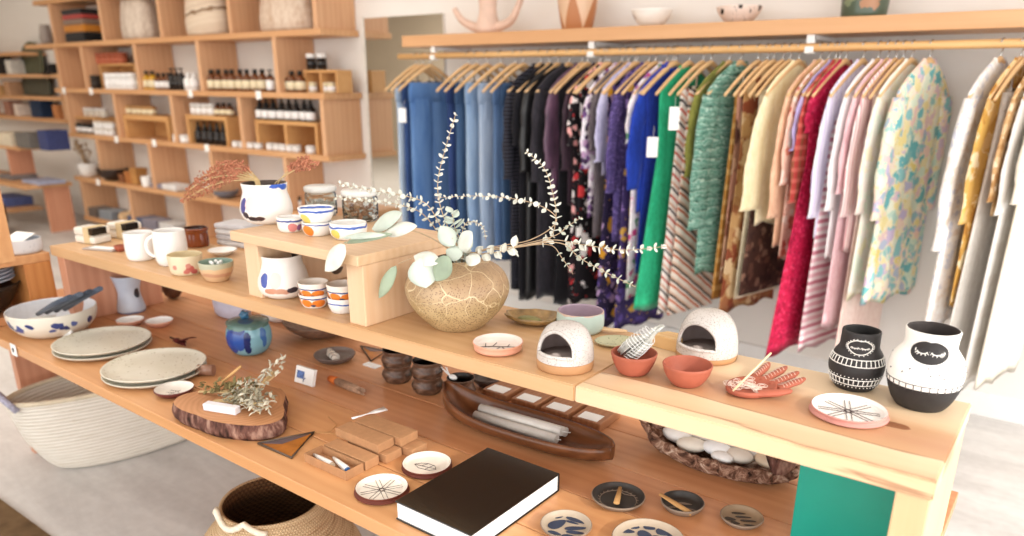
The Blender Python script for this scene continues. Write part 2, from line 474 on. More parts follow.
def smooth_prof(p, n=3):
    """Catmull-Rom through profile points"""
    out = []
    for i in range(len(p)-1):
        p0 = p[max(i-1, 0)]; p1 = p[i]; p2 = p[i+1]; p3 = p[min(i+2, len(p)-1)]
        for k in range(n):
            t = k/n
            out.append(tuple(.5*((2*p1[j])+(-p0[j]+p2[j])*t+(2*p0[j]-5*p1[j]+4*p2[j]-p3[j])*t*t+(-p0[j]+3*p1[j]-3*p2[j]+p3[j])*t**3) for j in (0, 1)))
    out.append(p[-1]); return out
def vessel(name, label, cat, bx, by, z0, ent, mat, inner=None, wall=.004, n=44, wob=0.0, group=None, smooth=3, lift=0.0):
    P, pr = px_prof(bx, by, z0, ent)
    pr = smooth_prof(pr, smooth) if smooth > 1 else pr
    if callable(mat): mat = mat(P, pr)
    full = thick(pr, wall)
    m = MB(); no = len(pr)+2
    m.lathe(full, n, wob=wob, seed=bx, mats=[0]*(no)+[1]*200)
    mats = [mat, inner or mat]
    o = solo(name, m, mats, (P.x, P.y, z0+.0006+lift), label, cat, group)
    return o, P, pr
def prof_r(pr, z):
    for (r0, z0), (r1, z1) in zip(pr, pr[1:]):
        if z0 <= z <= z1 and z1 > z0: return r0+(r1-r0)*(z-z0)/(z1-z0)
    return pr[-1][0] if z > pr[-1][1] else pr[0][0]
def on_prof(pr, th, z, off=.0006):
    r = prof_r(pr, z)+off; return Vector((math.cos(th)*r, math.sin(th)*r, z))
def facing(P): return math.atan2(-P.y, -P.x)
def spots(P, pr, L):
    """painted spots set by angle from the side facing the room's middle: (angle, height share, size across, size up, colour)"""
    th = facing(P); H = pr[-1][1]; out = []
    for da, u, w, h, c in L:
        q = on_prof(pr, th+da, H*u, 0); out.append((q.x, q.y, q.z, w, w, h, c))
    return tuple(out)
# --- far-end small goods on the shelf
def slab_item(name, label, cat, cx, cy, z, dims, rz, mat, bev=.006, group=None):
    P = onz(cx, cy, z); m = MB(); m.box((-dims[0]/2, -dims[1]/2, 0), (dims[0]/2, dims[1]/2, dims[2]), bev=bev)
    o = solo(name, m, mat, (P.x, P.y, z+.0006), label, cat, group, rz); return o, P
for k, (cx, cy, lab) in enumerate(((94, 242, 'cream soap block with black label at the far end of the upper shelf'), (126, 237, 'cream soap block with black label closest to the white mugs'))):
    P = onz(cx, cy, UP); t = thing('soap_block', lab, 'soap', (P.x, P.y, UP+.0006), .25)
    for z in (0, .031):
        m = MB(); m.box((-.054, -.04, z), (.054, .04, z+.03), bev=.008); m.build('soap_bar', IVORY, t)
    m = MB(); m.box((-.0, -.0415, .0005), (.03, .0415, .0625), bev=.001); m.build('paper_band', plain('tan_band', '#d9c39a', .8, .2), t)
    m = MB(); m.box((.032, -.042, .035), (.0555, .02, .0615), bev=.001); m.build('black_label', BLACK, t)
P = onz(103, 249.5, UP); m = MB(); m.box((-.07, -.028, 0), (.07, .028, .006), bev=.002)
t = thing('incense_holder', 'flat grey incense holder with a white card in front of the soap blocks', 'holder', (P.x, P.y, UP+.0006), .35)
m.build('tray', plain('grey_tray', '#b3a59c', .6, .3), t)
m = MB(); m.box((-.045, -.018, .0062), (.06, .012, .0085)); m.build('card', PAPER, t)
vessel('pinch_dish', 'tiny rust-red dish beside the white mugs', 'dish', 121, 251, UP, [(4, 251), (6, 248.5), (6.5, 246)], TERRA, n=24)
def mug(bx, by, ent, lab, th):
    P, pr = px_prof(bx, by, UP, ent); pr = smooth_prof(pr, 3)
    t = thing('mug', lab, 'mug', (P.x, P.y, UP+.0006), 0)
    m = MB(); m.lathe(thick(pr, .005), 40, wob=.02, seed=bx); m.build('cup_body', WHITEG, t)
    m = MB(); H = pr[-1][1]; r = pr[-1][0]
    pts = []
    for k in range(13):
        a = -PI/2+PI*k/12*1.0; z = H*.55+math.sin(a)*H*.30; rad = r*.93+math.cos(a)*r*.55
        pts.append((math.cos(th)*rad, math.sin(th)*rad, z))
    m.tube(pts, .006, 8); m.build('handle', WHITEG, t)
mug(142, 259, [(12.5, 259), (14.5, 256), (15.5, 248), (15.5, 240), (15.5, 233)], 'white mug standing closest to the soap blocks', 1.2)
mug(173, 264, [(13, 264), (16, 259), (17, 249), (17, 240), (16.5, 231)], 'white mug with loop handle behind the floral cup', facing(onz(173, 264, UP))-1.75)
v = vessel('glass_jar', 'amber glass jar with dark lid beside the white mugs', 'jar', 198, 246, UP, [(11, 246), (12, 244), (12, 238), (11.5, 232), (12.5, 230), (12.5, 228)], plain('amber_glass', '#7c3a16', .1, .6, .1), plain('amber_inner', '#3c1d10', .2, .5), n=32)
o, P, pr = vessel('floral_cup', 'cream cup with pink flowers at the edge of the upper shelf', 'cup', 187, 273, UP, [(14, 273), (16, 270), (17.5, 262), (18, 254.5)],
    lambda P, pr: blobs('pink_flower_glaze', '#e3d2b2', spots(P, pr, [(.25, .36, .013, .011, '#c0625a'), (.05, .22, .011, .009, '#c9756a'), (.5, .2, .012, .009, '#b9605a'), (-.7, .45, .009, .008, '#cf8a78'), (.15, .55, .008, .007, '#d08b7c')]), [(.062, .09, '#cbb98d')]), plain('cream_inner', '#dcc9a0', .4))
o, P, pr = vessel('glazed_bowl', 'sage-green glazed bowl with a white sprig inside', 'bowl', 218, 280, UP, [(11, 280), (13, 277), (16.5, 271), (18, 262)],
    blobs('tan_banded_glaze', '#d8b48c', [], [(.018, .03, '#c99778'), (.043, .08, '#b9b79c')]), plain('sage_inner', '#8fa596', .3))
m = MB()
for k in range(5):
    a = k*1.26; b = Vector((math.cos(a)*.012, math.sin(a)*.012, .018))
    m.tube([(0, 0, .012), b, b*1.3+Vector((0, 0, .03))], .0012, 5)
    m.ball(b*1.3+Vector((0, 0, .034)), .006, 8, 6)
solo('flower_sprig', m, PAPER, (P.x, P.y, UP), 'white dried sprig resting in the sage-green bowl', 'sprig')
vessel('side_plate', 'small white plate tucked against the riser bench upright', 'plate', 223, 255, UP, [(7, 255), (12, 252), (15, 250)], WHITEG, n=32)
P = onz(232, 248, UP)
t = None
for k in range(4):
    m = MB(); m.box((-.075, -.055, 0), (.075, .055, .021), bev=.007)
    solo('folded_napkin', m, plain('grey_linen_%d' % (k % 2), ('#d7d3d2', '#c9c6c8')[k % 2], .9, .1, .05), (P.x-.03, P.y+.06, UP+.0006+k*.0215), ('lowest', 'second lowest', 'second highest', 'topmost')[k]+' folded grey napkin in the pile behind the riser bench', 'napkin', 'folded napkins behind the riser', .1+k*.04)
# --- under the riser
o, P, pr = vessel('brush_vase', 'white vase with blue and pink brush marks standing under the riser bench', 'vase', 285, 295, UP, [(17, 295), (23, 291), (26, 284), (25, 274), (21.5, 264), (20.5, 259), (21, 255)],
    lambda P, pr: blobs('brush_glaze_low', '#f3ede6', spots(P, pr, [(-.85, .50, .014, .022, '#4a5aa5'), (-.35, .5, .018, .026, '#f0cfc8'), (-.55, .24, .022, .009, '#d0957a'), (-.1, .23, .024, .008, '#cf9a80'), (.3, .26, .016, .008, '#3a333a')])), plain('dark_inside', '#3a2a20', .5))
def stacked(bx, pairs, labs, mats, inner, grp, z0=UP):
    z = z0
    for (by, ent), lab, mt in zip(pairs, labs, mats):
        P, pr = px_prof(bx, pairs[0][0], z0, [(hw, y) for hw, y in ent]); 
        base = pr[0][1]; pr = [(r, q-base) for r, q in pr]
        m = MB(); full = thick(smooth_prof(pr, 3), .003); m.lathe(full, 36, mats=[0]*(len(pr)*3)+[1]*100)
        solo('stacking_cup', m, [mt, inner], (P.x, P.y, z0+base+.0008), lab, 'cup', grp)
orange = blobs('orange_leaf_glaze', '#f1e6da', [(x*.04, y*.04, .016, .017, .02, .012, '#e8822e') for x, y in ((.9, -.3), (.3, -.95), (-.6, -.8), (-.95, .1))]+[(.03, -.03, .008, .008, .01, .006, '#4a4c66')], [(.028, .032, '#3f568e')], wob=.006)
blue_rim = blobs('blue_rim_glaze', '#f3efea', [], [(.026, .03, '#3f63b5')])
orange_in = plain('orange_cup_inside', '#efe3d6', .35)
stacked(315, [(306, [(11, 306), (14, 301), (15.5, 293.5)]), (293, [(11.5, 297), (14, 290), (15.5, 282)])], ['lower orange-leaf cup of the stack closest to the white brush vase', 'upper orange-leaf cup of the stack closest to the white brush vase'], [orange, orange], orange_in, 'stacked cups under the riser')
stacked(344, [(311, [(12, 311), (15, 305), (16, 297)]), (297, [(12, 300), (15, 293), (16, 284)])], ['plain white blue-rimmed cup under the orange one by the riser upright', 'orange-leaf cup stacked on the plain white cup by the riser upright'], [blue_rim, orange], orange_in, 'stacked cups under the riser')
brownb = plain('brown_stoneware', '#5a4738', .5, .4, .15)
vessel('stoneware_bowl', 'dark brown bowl at the back under the riser bench', 'bowl', 326, 277, UP, [(12, 277), (18, 272), (20, 266)], brownb, plain('brown_bowl_inside', '#3a2c22', .5), n=32)
vessel('stoneware_bowl', 'dark brown bowl on top of another at the back under the riser bench', 'bowl', 326, 277, UP, [(12, 269), (18, 263), (20, 257)], brownb, plain('brown_bowl_inside', '#3a2c22', .5), n=32)
# --- on the riser
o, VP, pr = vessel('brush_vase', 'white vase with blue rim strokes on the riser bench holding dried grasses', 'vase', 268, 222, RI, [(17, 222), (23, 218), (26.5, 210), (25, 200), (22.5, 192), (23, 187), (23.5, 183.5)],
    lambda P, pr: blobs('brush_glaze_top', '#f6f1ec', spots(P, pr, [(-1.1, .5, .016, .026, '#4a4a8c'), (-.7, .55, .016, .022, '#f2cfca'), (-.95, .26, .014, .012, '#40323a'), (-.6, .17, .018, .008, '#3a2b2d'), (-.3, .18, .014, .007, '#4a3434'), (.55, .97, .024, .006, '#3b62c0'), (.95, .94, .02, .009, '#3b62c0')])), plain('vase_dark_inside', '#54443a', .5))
VH = pr[-1][1]
# dried grasses: plumes
GR = plain('dried_sorghum', '#c58468', .9, .1, .2, 40)
GS = plain('dried_stalk', '#d8bd8d', .9, .1, .1)
def plume(tip_px, yw, lab, bend, dens=110, fl=.6, spread=.016):
    base = Vector((VP.x, VP.y, RI+.03)); mouth = Vector((VP.x, VP.y, RI+VH+.005))
    tip = ony(tip_px[0], tip_px[1], yw)
    dirv = (tip-mouth); mouth = mouth+Vector((dirv.x, dirv.y, 0)).normalized()*.045
    mid = mouth.lerp(tip, .5)+Vector((0, 0, bend))
    pts = [base.lerp(mouth, k/3) for k in range(3)]+[mouth*(1-t)**2+mid*2*t*(1-t)+tip*t*t for t in [i/12 for i in range(13)]]
    t = thing('dried_grass', lab, 'grass stem', tuple(base), 0, 'dried grasses in the brush vase')
    m = MB(); m.tube([p-base for p in pts], .0014, 5); m.build('stalk', GS, t)
    m = MB()
    for i in range(dens):
        u = 1-fl*random.random(); k = 3+u*12
        i0 = min(int(k), len(pts)-2); p = pts[i0].lerp(pts[i0+1], k-i0)
        s = spread*math.sin(PI*min(1, (1-u)/fl*.9+.12))
        q = p+Vector((U(-1, 1), U(-1, 1), U(-1, 1)))*s
        m.ball(q-base, U(.0018, .003), 5, 4, (1, 1, 1.9), Euler((U(-1, 1), U(-1, 1), 0)).to_matrix())
    m.build('seed_head', GR, t)
for tp_, yw, b in (((186, 192), 1.42, .06), ((181, 203), 1.36, .05), ((193, 183), 1.46, .07), ((200, 196), 1.40, .05), ((205, 176), 1.5, .06), ((213, 186), 1.44, .06), ((215, 167), 1.52, .05), ((222, 176), 1.46, .06), ((196, 188), 1.43, .07), ((190, 190), 1.39, .06), ((208, 181), 1.47, .07), ((226, 170), 1.5, .06), ((232, 170), 1.48, .04), ((190, 200), 1.40, .06)):
    plume(tp_, yw, 'rust-red dried grass plume fanning out over the shelf edge from the brush vase', b, 90, .75, .016)
for tp_, yw, b in (((318, 163), 1.42, .02), ((308, 158), 1.46, .02), ((300, 166), 1.44, .02)):
    plume(tp_, yw, 'rust-red dried grass plume rising upright on the jar side of the brush vase', b, 110, .5, .013)
pinkb = lambda P, pr: blobs('pink_spot_glaze', '#f4efe8', spots(P, pr, [(.15, .4, .013, .014, '#d98a88'), (.75, .35, .01, .011, '#8a5a8a')]), [(pr[-1][1]*.80, pr[-1][1]*.93, '#44518f')])
yelb = lambda P, pr: blobs('yellow_spot_glaze', '#f7f4ee', spots(P, pr, [(-.85, .3, .018, .016, '#ecd06e')]), [(pr[-1][1]*.80, pr[-1][1]*.94, '#3d62b8')])
orgb = lambda P, pr: blobs('orange_spot_glaze', '#f4efe8', spots(P, pr, [(-.75, .42, .02, .016, '#e8842f')]), [(pr[-1][1]*.88, pr[-1][1]*.97, '#3d56a0')])
vessel('spotted_cup', 'small cup with pink spot beside the brush vase on the riser', 'cup', 291, 231, RI, [(10.5, 231), (12.5, 228), (13.5, 222), (13.5, 217.5)], pinkb, WHITEG)
P0, _ = px_prof(318, 234, RI, [(12, 234)])
for ent, mt, lab in (([(12, 234.5), (15, 229), (15.5, 222)], orgb, 'lower cup with orange spot in the stack on the riser bench'), ([(13, 222), (17, 215), (18.5, 208)], yelb, 'upper white bowl with blue rim stacked on the riser bench')):
    P, pr = px_prof(318, 234.5, RI, ent); b0 = pr[0][1]; pr = smooth_prof([(r, z-b0) for r, z in pr], 3)
    m = MB(); m.lathe(thick(pr, .0035), 40); solo('stacking_bowl', m, mt(P, pr), (P.x, P.y, RI+b0+.001), lab, 'bowl', 'stacked bowls on the riser')
vessel('lidded_dish', 'low white dish with blue line at the riser edge beneath the leaves', 'dish', 349, 238, RI, [(14, 238), (17.5, 234), (19, 228), (18.5, 223)], lambda P, pr: blobs('low_dish_glaze', '#f6f3ee', spots(P, pr, [(-.85, .4, .018, .014, '#ecd06a')]), [(pr[-1][1]*.76, pr[-1][1]*.9, '#3d62b8')]), plain('low_dish_inside', '#f2efe9', .3))
def storage_jar(bx, by, hw, ytop, lab, fill):
    P, pr = px_prof(bx, by, RI, [(hw*.9, by), (hw, by-2), (hw, (by+ytop)/2), (hw, ytop+7), (hw*.9, ytop+5)])
    t = thing('storage_jar', lab, 'jar', (P.x, P.y, RI+.0006))
    m = MB(); m.lathe(thick(pr, .003), 32); m.build('jar_glass', glass('clear_glass', '#eef2f0'), t)
    h = pr[-1][1]; r = pr[1][0]
    m = MB(); m.lathe([(0, h+.002), (r*.98, h+.002), (r*1.02, h+.006), (r*1.02, h+.016), (r*.9, h+.02), (0, h+.02)], 32); m.build('lid', plain('frosted_lid', '#e4e4e0', .25, .5), t)
    m = MB()
    for i in range(60):
        a, q = U(0, 6.28), math.sqrt(random.random())*(r-.008)
        m.ball((math.cos(a)*q, math.sin(a)*q, U(.008, h*.62)), U(.004, .007), 6, 4)
    prop(m.build('jar_filling', fill, t), kind='stuff')
    return P
storage_jar(322, 215, 16, 187, 'clear lidded jar standing behind the stacked bowls on the riser', plain('pale_beads', '#e9e2d6', .5))
JP = storage_jar(361, 220, 18, 191, 'wide clear lidded jar of brown pods behind the silver leaves on the riser', plain('brown_pods', '#b98a6a', .6, .3, .2))
# ------------------------------------------------------------------ upper shelf, middle and near end
SPK = speckle('speckled_ash_glaze', '#d8bc8e', '#8a6a45', 150, .3, .45, '#c7a679')
def spk_mat():
    t = NT('speckled_vase_glaze', .42, .45); v = t.co(); x = t.vor(v, 240)
    f, _ = t.noise(v, 10, 3); b = t.ramp(f, [(.35, '#a78b60'), (.65, '#c6ad82')])
    k = t.math('MULTIPLY', t.math('LESS_THAN', x.outputs['Distance'], .36), t.math('GREATER_THAN', t.xyz(x.outputs['Color'])[0], .35))
    b = t.mix(k, b, lin('#6f5436'))
    z = t.xyz(v)[2]
    zz = t.math('MULTIPLY_ADD', f, .05, z)
    b = t.mix(t.ramp(t.math('MULTIPLY', zz, 6.0), [(.55, '#000000'), (.75, '#8a8a8a'), (.9, '#a0a0a0')]), b, lin('#ad8672'))
    _, ncl = t.noise(v, 9, 2); of_ = t.n('ShaderNodeVectorMath', operation='MULTIPLY_ADD'); t.l(ncl, of_.inputs[0]); of_.inputs[1].default_value = (.09, .09, .09); t.l(v, of_.inputs[2])
    vv = t.vor(of_.outputs[0], 14, 'DISTANCE_TO_EDGE')
    top = t.math('MULTIPLY', t.math('LESS_THAN', vv.outputs['Distance'], .011), t.math('GREATER_THAN', z, .06))
    return t.done(t.mix(t.math('MULTIPLY', top, .7), b, lin('#e6d4ad')))
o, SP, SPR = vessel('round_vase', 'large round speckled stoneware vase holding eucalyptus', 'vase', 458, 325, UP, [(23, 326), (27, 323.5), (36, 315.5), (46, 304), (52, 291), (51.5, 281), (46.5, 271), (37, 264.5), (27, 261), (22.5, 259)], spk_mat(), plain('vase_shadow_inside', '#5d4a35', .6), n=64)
SPH = SPR[-1][1]
# --- eucalyptus
EUS = plain('eucalyptus_stem', '#c3a98b', .7, .2, .1)
EUL = plain('eucalyptus_leaf_silver', '#c4cabb', .6, .3, .10, 30)
EUW = plain('eucalyptus_leaf_pale', '#e3e4d8', .6, .3, .08, 30)
EUB = plain('eucalyptus_leaf_broad', '#c9d3c6', .55, .35, .08, 12)
EUD = plain('eucalyptus_leaf_sage', '#9fae96', .6, .3, .12, 12)
def crs(P, n=6):
    out = []
    for i in range(len(P)-1):
        p0, p1, p2, p3 = P[max(i-1, 0)], P[i], P[i+1], P[min(i+2, len(P)-1)]
        for k in range(n):
            t = k/n
            out.append(.5*((2*p1)+(p2-p0)*t+(2*p0-5*p1+4*p2-p3)*t*t+(3*p1-p0-3*p2+p3)*t**3))
    out.append(P[-1]); return out
def branch(px, lab, leaf, size=.016, gap=.011, start=0.0, rad=.0016, end=1.0, shrink=.5, minx=None):
    """px: (x, y, Y) nodes from the vase outwards"""
    b = Vector((SP.x, SP.y, UP+.03))
    P = [b]+[ony(x, y, yw) for x, y, yw in px]
    pts = crs(P, 8)
    t = thing('eucalyptus_branch', lab, 'branch', tuple(b), 0, None)
    m = MB(); n = len(pts); m.tube([p-b for p in pts], [rad*(1-.6*i/n) for i in range(n)], 6); m.build('stem', EUS, t)
    m = MB(); L = 0; nxt = 0; tot = sum((q-p).length for p, q in zip(pts, pts[1:])); k = 0
    for p, q in zip(pts, pts[1:]):
        seg = (q-p).length; d = (q-p).normalized()
        while nxt <= L+seg:
            u = nxt/tot
            if start <= u <= end and (minx is None or proj(p)[0] > minx):
                c = p+d*(nxt-L)-b
                s = 1.2*size*(1-shrink*(u-start)/(1-start+1e-6))*U(.8, 1.15)
                ref = Vector((0, 0, 1)) if abs(d.z) < .8 else Vector((1, 0, 0))
                sd = d.cross(ref).normalized(); up = sd.cross(d)
                a = k*PI/2*.95+U(-.3, .3)
                for sg in (1, -1):
                    ax = (sd*math.cos(a)+up*math.sin(a))*sg+d*.45
                    nm = d*.9-ax*.4+Vector((U(-.3, .3), U(-.3, .3), U(-.3, .3)))
                    m.leaf(c, ax, nm, s, s*.85, .12, 4)
            nxt += 1.55*gap*(1-.2*u); k += 1
        L += seg
    m.build('foliage', leaf, t)
SY = SP.y
branch([(461, 258, SY), (450, 232, SY-.02), (440, 205, SY-.03), (438, 180, SY-.03), (445, 150, SY-.03), (456, 113, SY-.03)], 'upright eucalyptus branch rising in front of the pale jeans', EUW, .017, .012, .22)
branch([(474, 257, SY), (510, 249, SY), (535, 243, SY), (556, 240, SY), (585, 245, SY), (625, 250, SY), (668, 246, SY)], 'eucalyptus branch reaching sideways to the green dress', EUW, .017, .013, .5, minx=560)
branch([(472, 257, SY+.01), (515, 247, SY+.02), (548, 240, SY+.02), (556, 215, SY+.03), (552, 190, SY+.03), (544, 168, SY+.03), (526, 151, SY+.03)], 'eucalyptus branch curving up before the plum garment', EUW, .015, .0105, .60)
branch([(470, 257, SY-.01), (520, 246, SY-.02), (560, 243, SY-.03), (580, 258, SY-.03), (605, 272, SY-.03), (636, 287, SY-.03)], 'eucalyptus branch drooping toward the striped dress hem', EUL, .015, .012, .5, minx=564)
branch([(472, 257, SY), (520, 245, SY+.01), (554, 236, SY+.01), (568, 226, SY+.01), (582, 217, SY+.01)], 'short eucalyptus twig pointing at the floral dress', EUL, .012, .012, .72, minx=558)
branch([(472, 257, SY), (520, 247, SY+.03), (550, 245, SY+.03), (562, 258, SY+.03), (573, 274, SY+.03)], 'short eucalyptus twig hanging by the black trousers', EUL, .011, .012, .72, minx=556)
branch([(470, 257, SY), (530, 240, SY+.05), (556, 222, SY+.05), (545, 208, SY+.05), (515, 199, SY+.05), (475, 196, SY+.05), (435, 198, SY+.05)], 'thin eucalyptus branch looping back in front of the dark jeans', EUW, .014, .016, .56)
branch([(455, 256, SY), (440, 225, SY-.03), (425, 203, SY-.05), (400, 195, SY-.06), (370, 190, SY-.07), (337, 183, SY-.08)], 'thin eucalyptus branch bending over the riser jars', EUW, .015, .012, .35)
branch([(455, 256, SY), (438, 232, SY-.03), (420, 212, SY-.05), (395, 204, SY-.06), (365, 200, SY-.06), (332, 197, SY-.07)], 'lower thin eucalyptus branch bending over the riser jars', EUW, .013, .014, .4)
branch([(468, 255, SY), (462, 235, SY), (468, 222, SY+.01), (482, 226, SY+.01), (486, 240, SY+.01)], 'small curled eucalyptus twig above the vase mouth', EUW, .011, .009, .4)
branch([(463, 258, SY), (462, 245, SY-.01), (455, 228, SY-.02), (452, 212, SY-.03)], 'dense leafy eucalyptus branch close above the vase mouth', EUB, .030, .011, .15, .002, 1, .2)
branch([(466, 258, SY), (482, 254, SY-.01), (500, 252, SY-.02), (515, 247, SY-.02)], 'leafy eucalyptus branch leaning over the vase rim', EUW, .028, .017, .2, .002, 1, .25)
# big silver leaves lying over the riser
def big_branch(px, lab, leaves, mat):
    b = Vector((SP.x, SP.y, UP+.05)); P = [b]+[ony(*q) for q in px]
    t = thing('silver_leaf_branch', lab, 'branch', tuple(b), 0)
    pts = crs(P, 6)
    m = MB(); m.tube([p-b for p in pts], [.002*(1-.5*i/len(pts)) for i in range(len(pts))], 6); m.build('stem', EUS, t)
    for (x0, y0, x1, y1, yw, w, mt) in leaves:
        a = ony(x0, y0, yw)-b; e = ony(x1, y1, yw-.01)-b
        m = MB(); nm = Vector((.45, -.75, .55)); m.leaf(a, e-a, nm, (e-a).length, w, .1, 10); m.build('leaf', mt, t)
big_branch([(455, 258, SY-.01), (425, 235, SY-.05), (400, 230, SY-.07), (375, 233, SY-.12), (352, 238, SY-.17), (345, 245, SY-.195)], 'silver broad-leaf branch lying across the riser bench top', [
    (345, 245, 325, 271, SY-.20, .052, EUW), (372, 229, 402, 213, SY-.11, .045, EUB), (384, 233, 417, 226, SY-.12, .038, EUW), (392, 234, 344, 243, SY-.15, .022, EUD), (386, 235, 342, 238, SY-.16, .018, EUB)], EUB)
big_branch([(456, 260, SY-.03), (440, 258, SY-.06), (420, 256, SY-.08), (398, 264, SY-.10)], 'broad-leaf branch drooping over the vase shoulder toward the bench upright', [
    (420, 258, 426, 288, SY-.135, .075, EUB), (414, 256, 440, 262, SY-.12, .04, EUW), (448, 256, 436, 281, SY-.125, .05, EUD), (396, 266, 379, 298, SY-.125, .034, EUD), (392, 272, 388, 284, SY-.12, .016, EUD)], EUD)
big_branch([(462, 258, SY-.01), (458, 248, SY-.04), (452, 238, SY-.06)], 'short broad-leaf branch above the vase rim', [
    (454, 246, 440, 226, SY-.06, .045, EUB), (458, 250, 472, 232, SY-.05, .045, EUW), (462, 256, 446, 250, SY-.06, .04, EUB), (466, 257, 480, 262, SY-.06, .035, EUW)], EUB)
# --- small dish with twig drawing
def disc_dish(name, lab, bx, by, z0, hw, mat, rim=None, depth=.018, cat='dish', flare=.68, wall=.004, group=None, n=44):
    P = onz(bx, by, z0); r = rad_for(P.x, P.y, z0+depth, hw)
    pr = [(r*flare, 0), (r*(flare+.14), depth*.25), (r*.95, depth*.7), (r, depth)]
    pr = smooth_prof(pr, 3); full = thick(pr, wall, .0045)
    m = MB(); m.lathe(full, n, mats=[0]*(len(pr)+2)+[1]*100, wob=.012, seed=bx)
    o = solo(name, m, [rim or mat, mat], (P.x, P.y, z0+.0006), lab, cat, group)
    return o, P, r
def disc_lines(o, lines, z, mat, rad=.0007, name='painted_line'):
    m = MB()
    for l in lines:
        m.tube([(x, y, z) for x, y in l], rad, 5)
    return m.build(name, mat, o)
INK = plain('dark_brush_line', '#4a3a38', .6, .2)
PINK = plain('pink_clay', '#e6a78c', .5, .35, .05)
o, P, r = disc_dish('twig_dish', 'small pink-rimmed dish with a twig drawing before the speckled vase', 498, 350, UP, 25.5, plain('dish_pale_glaze', '#f3e3d8', .35), PINK, .02, flare=.8)
disc_lines(o, [[(-.035, -.022), (-.015, .0), (.0, .008), (.03, .028)], [(-.016, 0), (-.024, .026)], [(0, .008), (.008, -.02), (.02, -.028)], [(.005, .01), (.026, -.004)], [(-.028, -.012), (-.042, .006)], [(.014, .018), (.008, .034)]], .0056, INK, .0008)
def shell_dish():
    P = onz(533, 324, UP); t = thing('shell_dish', 'gilt-brown shell dish at the back edge beside the speckled vase', 'dish', (P.x, P.y, UP+.001), .2)
    m = MB(); rr = []
    prof = [(.3, 0), (.62, .004), (.9, .014), (1, .024), (.94, .024), (.8, .014), (.5, .007), (.05, .006)]
    for (q, z) in prof:
        rr.append([Vector((math.cos(a)*.078*q*(1+.05*math.sin(9*a)), math.sin(a)*.05*q*(1+.05*math.cos(7*a)), z+.006*max(0, math.cos(a-.4))*q)) for a in [2*PI*i/60 for i in range(60)]])
    m.rings(rr); m.build('shell', plain('gilt_shell', '#9a7a4c', .35, .5, .25, 40), t)
    m = MB(); m.ball((-.01, 0, .011), .028, 14, 8, (1.2, .7, .28)); m.build('stone', plain('olive_stone', '#8f8a55', .4, .4, .2), t)
    m = MB(); m.ball((.085, .02, .015), .018, 12, 8, (1, .8, .8)); m.build('shell_spout', plain('gilt_shell', '#9a7a4c', .35, .5, .25, 40), t)
shell_dish()
vessel('handleless_cup', 'wide pale-turquoise cup behind the closer salt cellar', 'cup', 580, 330, UP, [(20, 330), (23, 327), (24, 320), (23.5, 311)], blobs('turquoise_glaze', '#b4c5bb', [], [(.05, .08, '#c4a998')]), plain('mauve_inside', '#a993a0', .4))
# --- salt cellars (cloches with an arched mouth)
def cloche(bx, by, hw, ytop, yband, th, lab, spec):
    P = onz(bx, by, UP); d = proj(P)[2]; r = hw*d/FPX; ht = zat(P, ytop)-UP; hb = max(.012, zat(P, yband)-UP)
    t = thing('salt_cellar', lab, 'salt cellar', (P.x, P.y, UP+.0006))
    TAN = plain('bare_clay', '#bd8d62', .6, .3, .06)
    m = MB(); m.lathe([(0, 0), (r*.97, 0), (r, .004), (r, hb), (r*.985, hb+.0015), (0, hb+.0015)], 56); m.build('base', TAN, t)
    # shell outline, base-band to crown
    def rz(s):  # s 0..1 -> radius, height
        a = s*PI/2
        return r*math.cos(a)**.62, hb+.002+(ht-hb-.002)*math.sin(a)**1.0
    N, K = 96, 40
    aw, z0, z1 = .80, hb+ht*.19, hb+ht*.70
    def hole(ang, z):
        da = abs((ang-th+PI) % (2*PI)-PI)
        if z < z0: return False
        u = (z-z0)/(z1-z0)
        if u > 1: return False
        w = aw*(1 if u < .3 else math.sqrt(max(0, 1-((u-.3)/.7)**2)))
        return da < w
    out = MB(); inn = MB()
    for mb, sc_, off in ((out, 1, 0), (inn, .93, -.004)):
        V = [[mb.bm.verts.new((math.cos(2*PI*i/N)*rz(k/K)[0]*sc_, math.sin(2*PI*i/N)*rz(k/K)[0]*sc_, max(hb+.002, rz(k/K)[1]+off))) for i in range(N)] for k in range(K+1)]
        for k in range(K):
            zc = (rz(k/K)[1]+rz((k+1)/K)[1])/2
            for i in range(N):
                if not hole(2*PI*(i+.5)/N, zc):
                    j = (i+1) % N; mb._f([V[k][i], V[k][j], V[k+1][j], V[k+1][i]])
    out.build('dome', spec, t); inn.build('dome_lining', plain('mauve_lining', '#9a8782', .45, .4, .08, 40), t)
    # rolled lip round the mouth
    m = MB(); pts = []
    for i in range(41):
        q = i/40; a = -aw+2*aw*q if False else None
    path = [(-aw, z0), (-aw, z0+.3*(z1-z0))]+[(-aw*math.cos(PI*i/20*1.0) if False else -aw*math.cos(PI*i/20), z0+(z1-z0)*(.3+.7*math.sin(PI*i/20))) for i in range(1, 20)]+[(aw, z0+.3*(z1-z0)), (aw, z0)]+[(aw-2*aw*i/10, z0) for i in range(1, 11)]
    for da, z in path:
        s = math.asin(min(1, max(0, (z-hb-.002)/(ht-hb-.002))))/(PI/2)
        rr_, _ = rz(s); pts.append((math.cos(th+da)*rr_*.97, math.sin(th+da)*rr_*.97, z))
    m.tube(pts, .0045, 8); m.build('mouth_lip', spec, t)
    m = MB(); m.ball((math.cos(th)*r*.66, math.sin(th)*r*.66, hb+ht*.15), .011, 12, 8, (1.3, 1, .8)); m.lathe([(0, hb+.002), (r*.8, hb+.002), (r*.8, hb+ht*.1), (0, hb+ht*.12)], 32)
    m.build('salt', plain('white_salt', '#b3a59e', .8, .3, .06), t)
CLG = speckle('cream_speckle_glaze', '#c6beb8', '#a89d94', 280, .34, .25, '#d4ccc6')
P1 = onz(565, 364, UP)
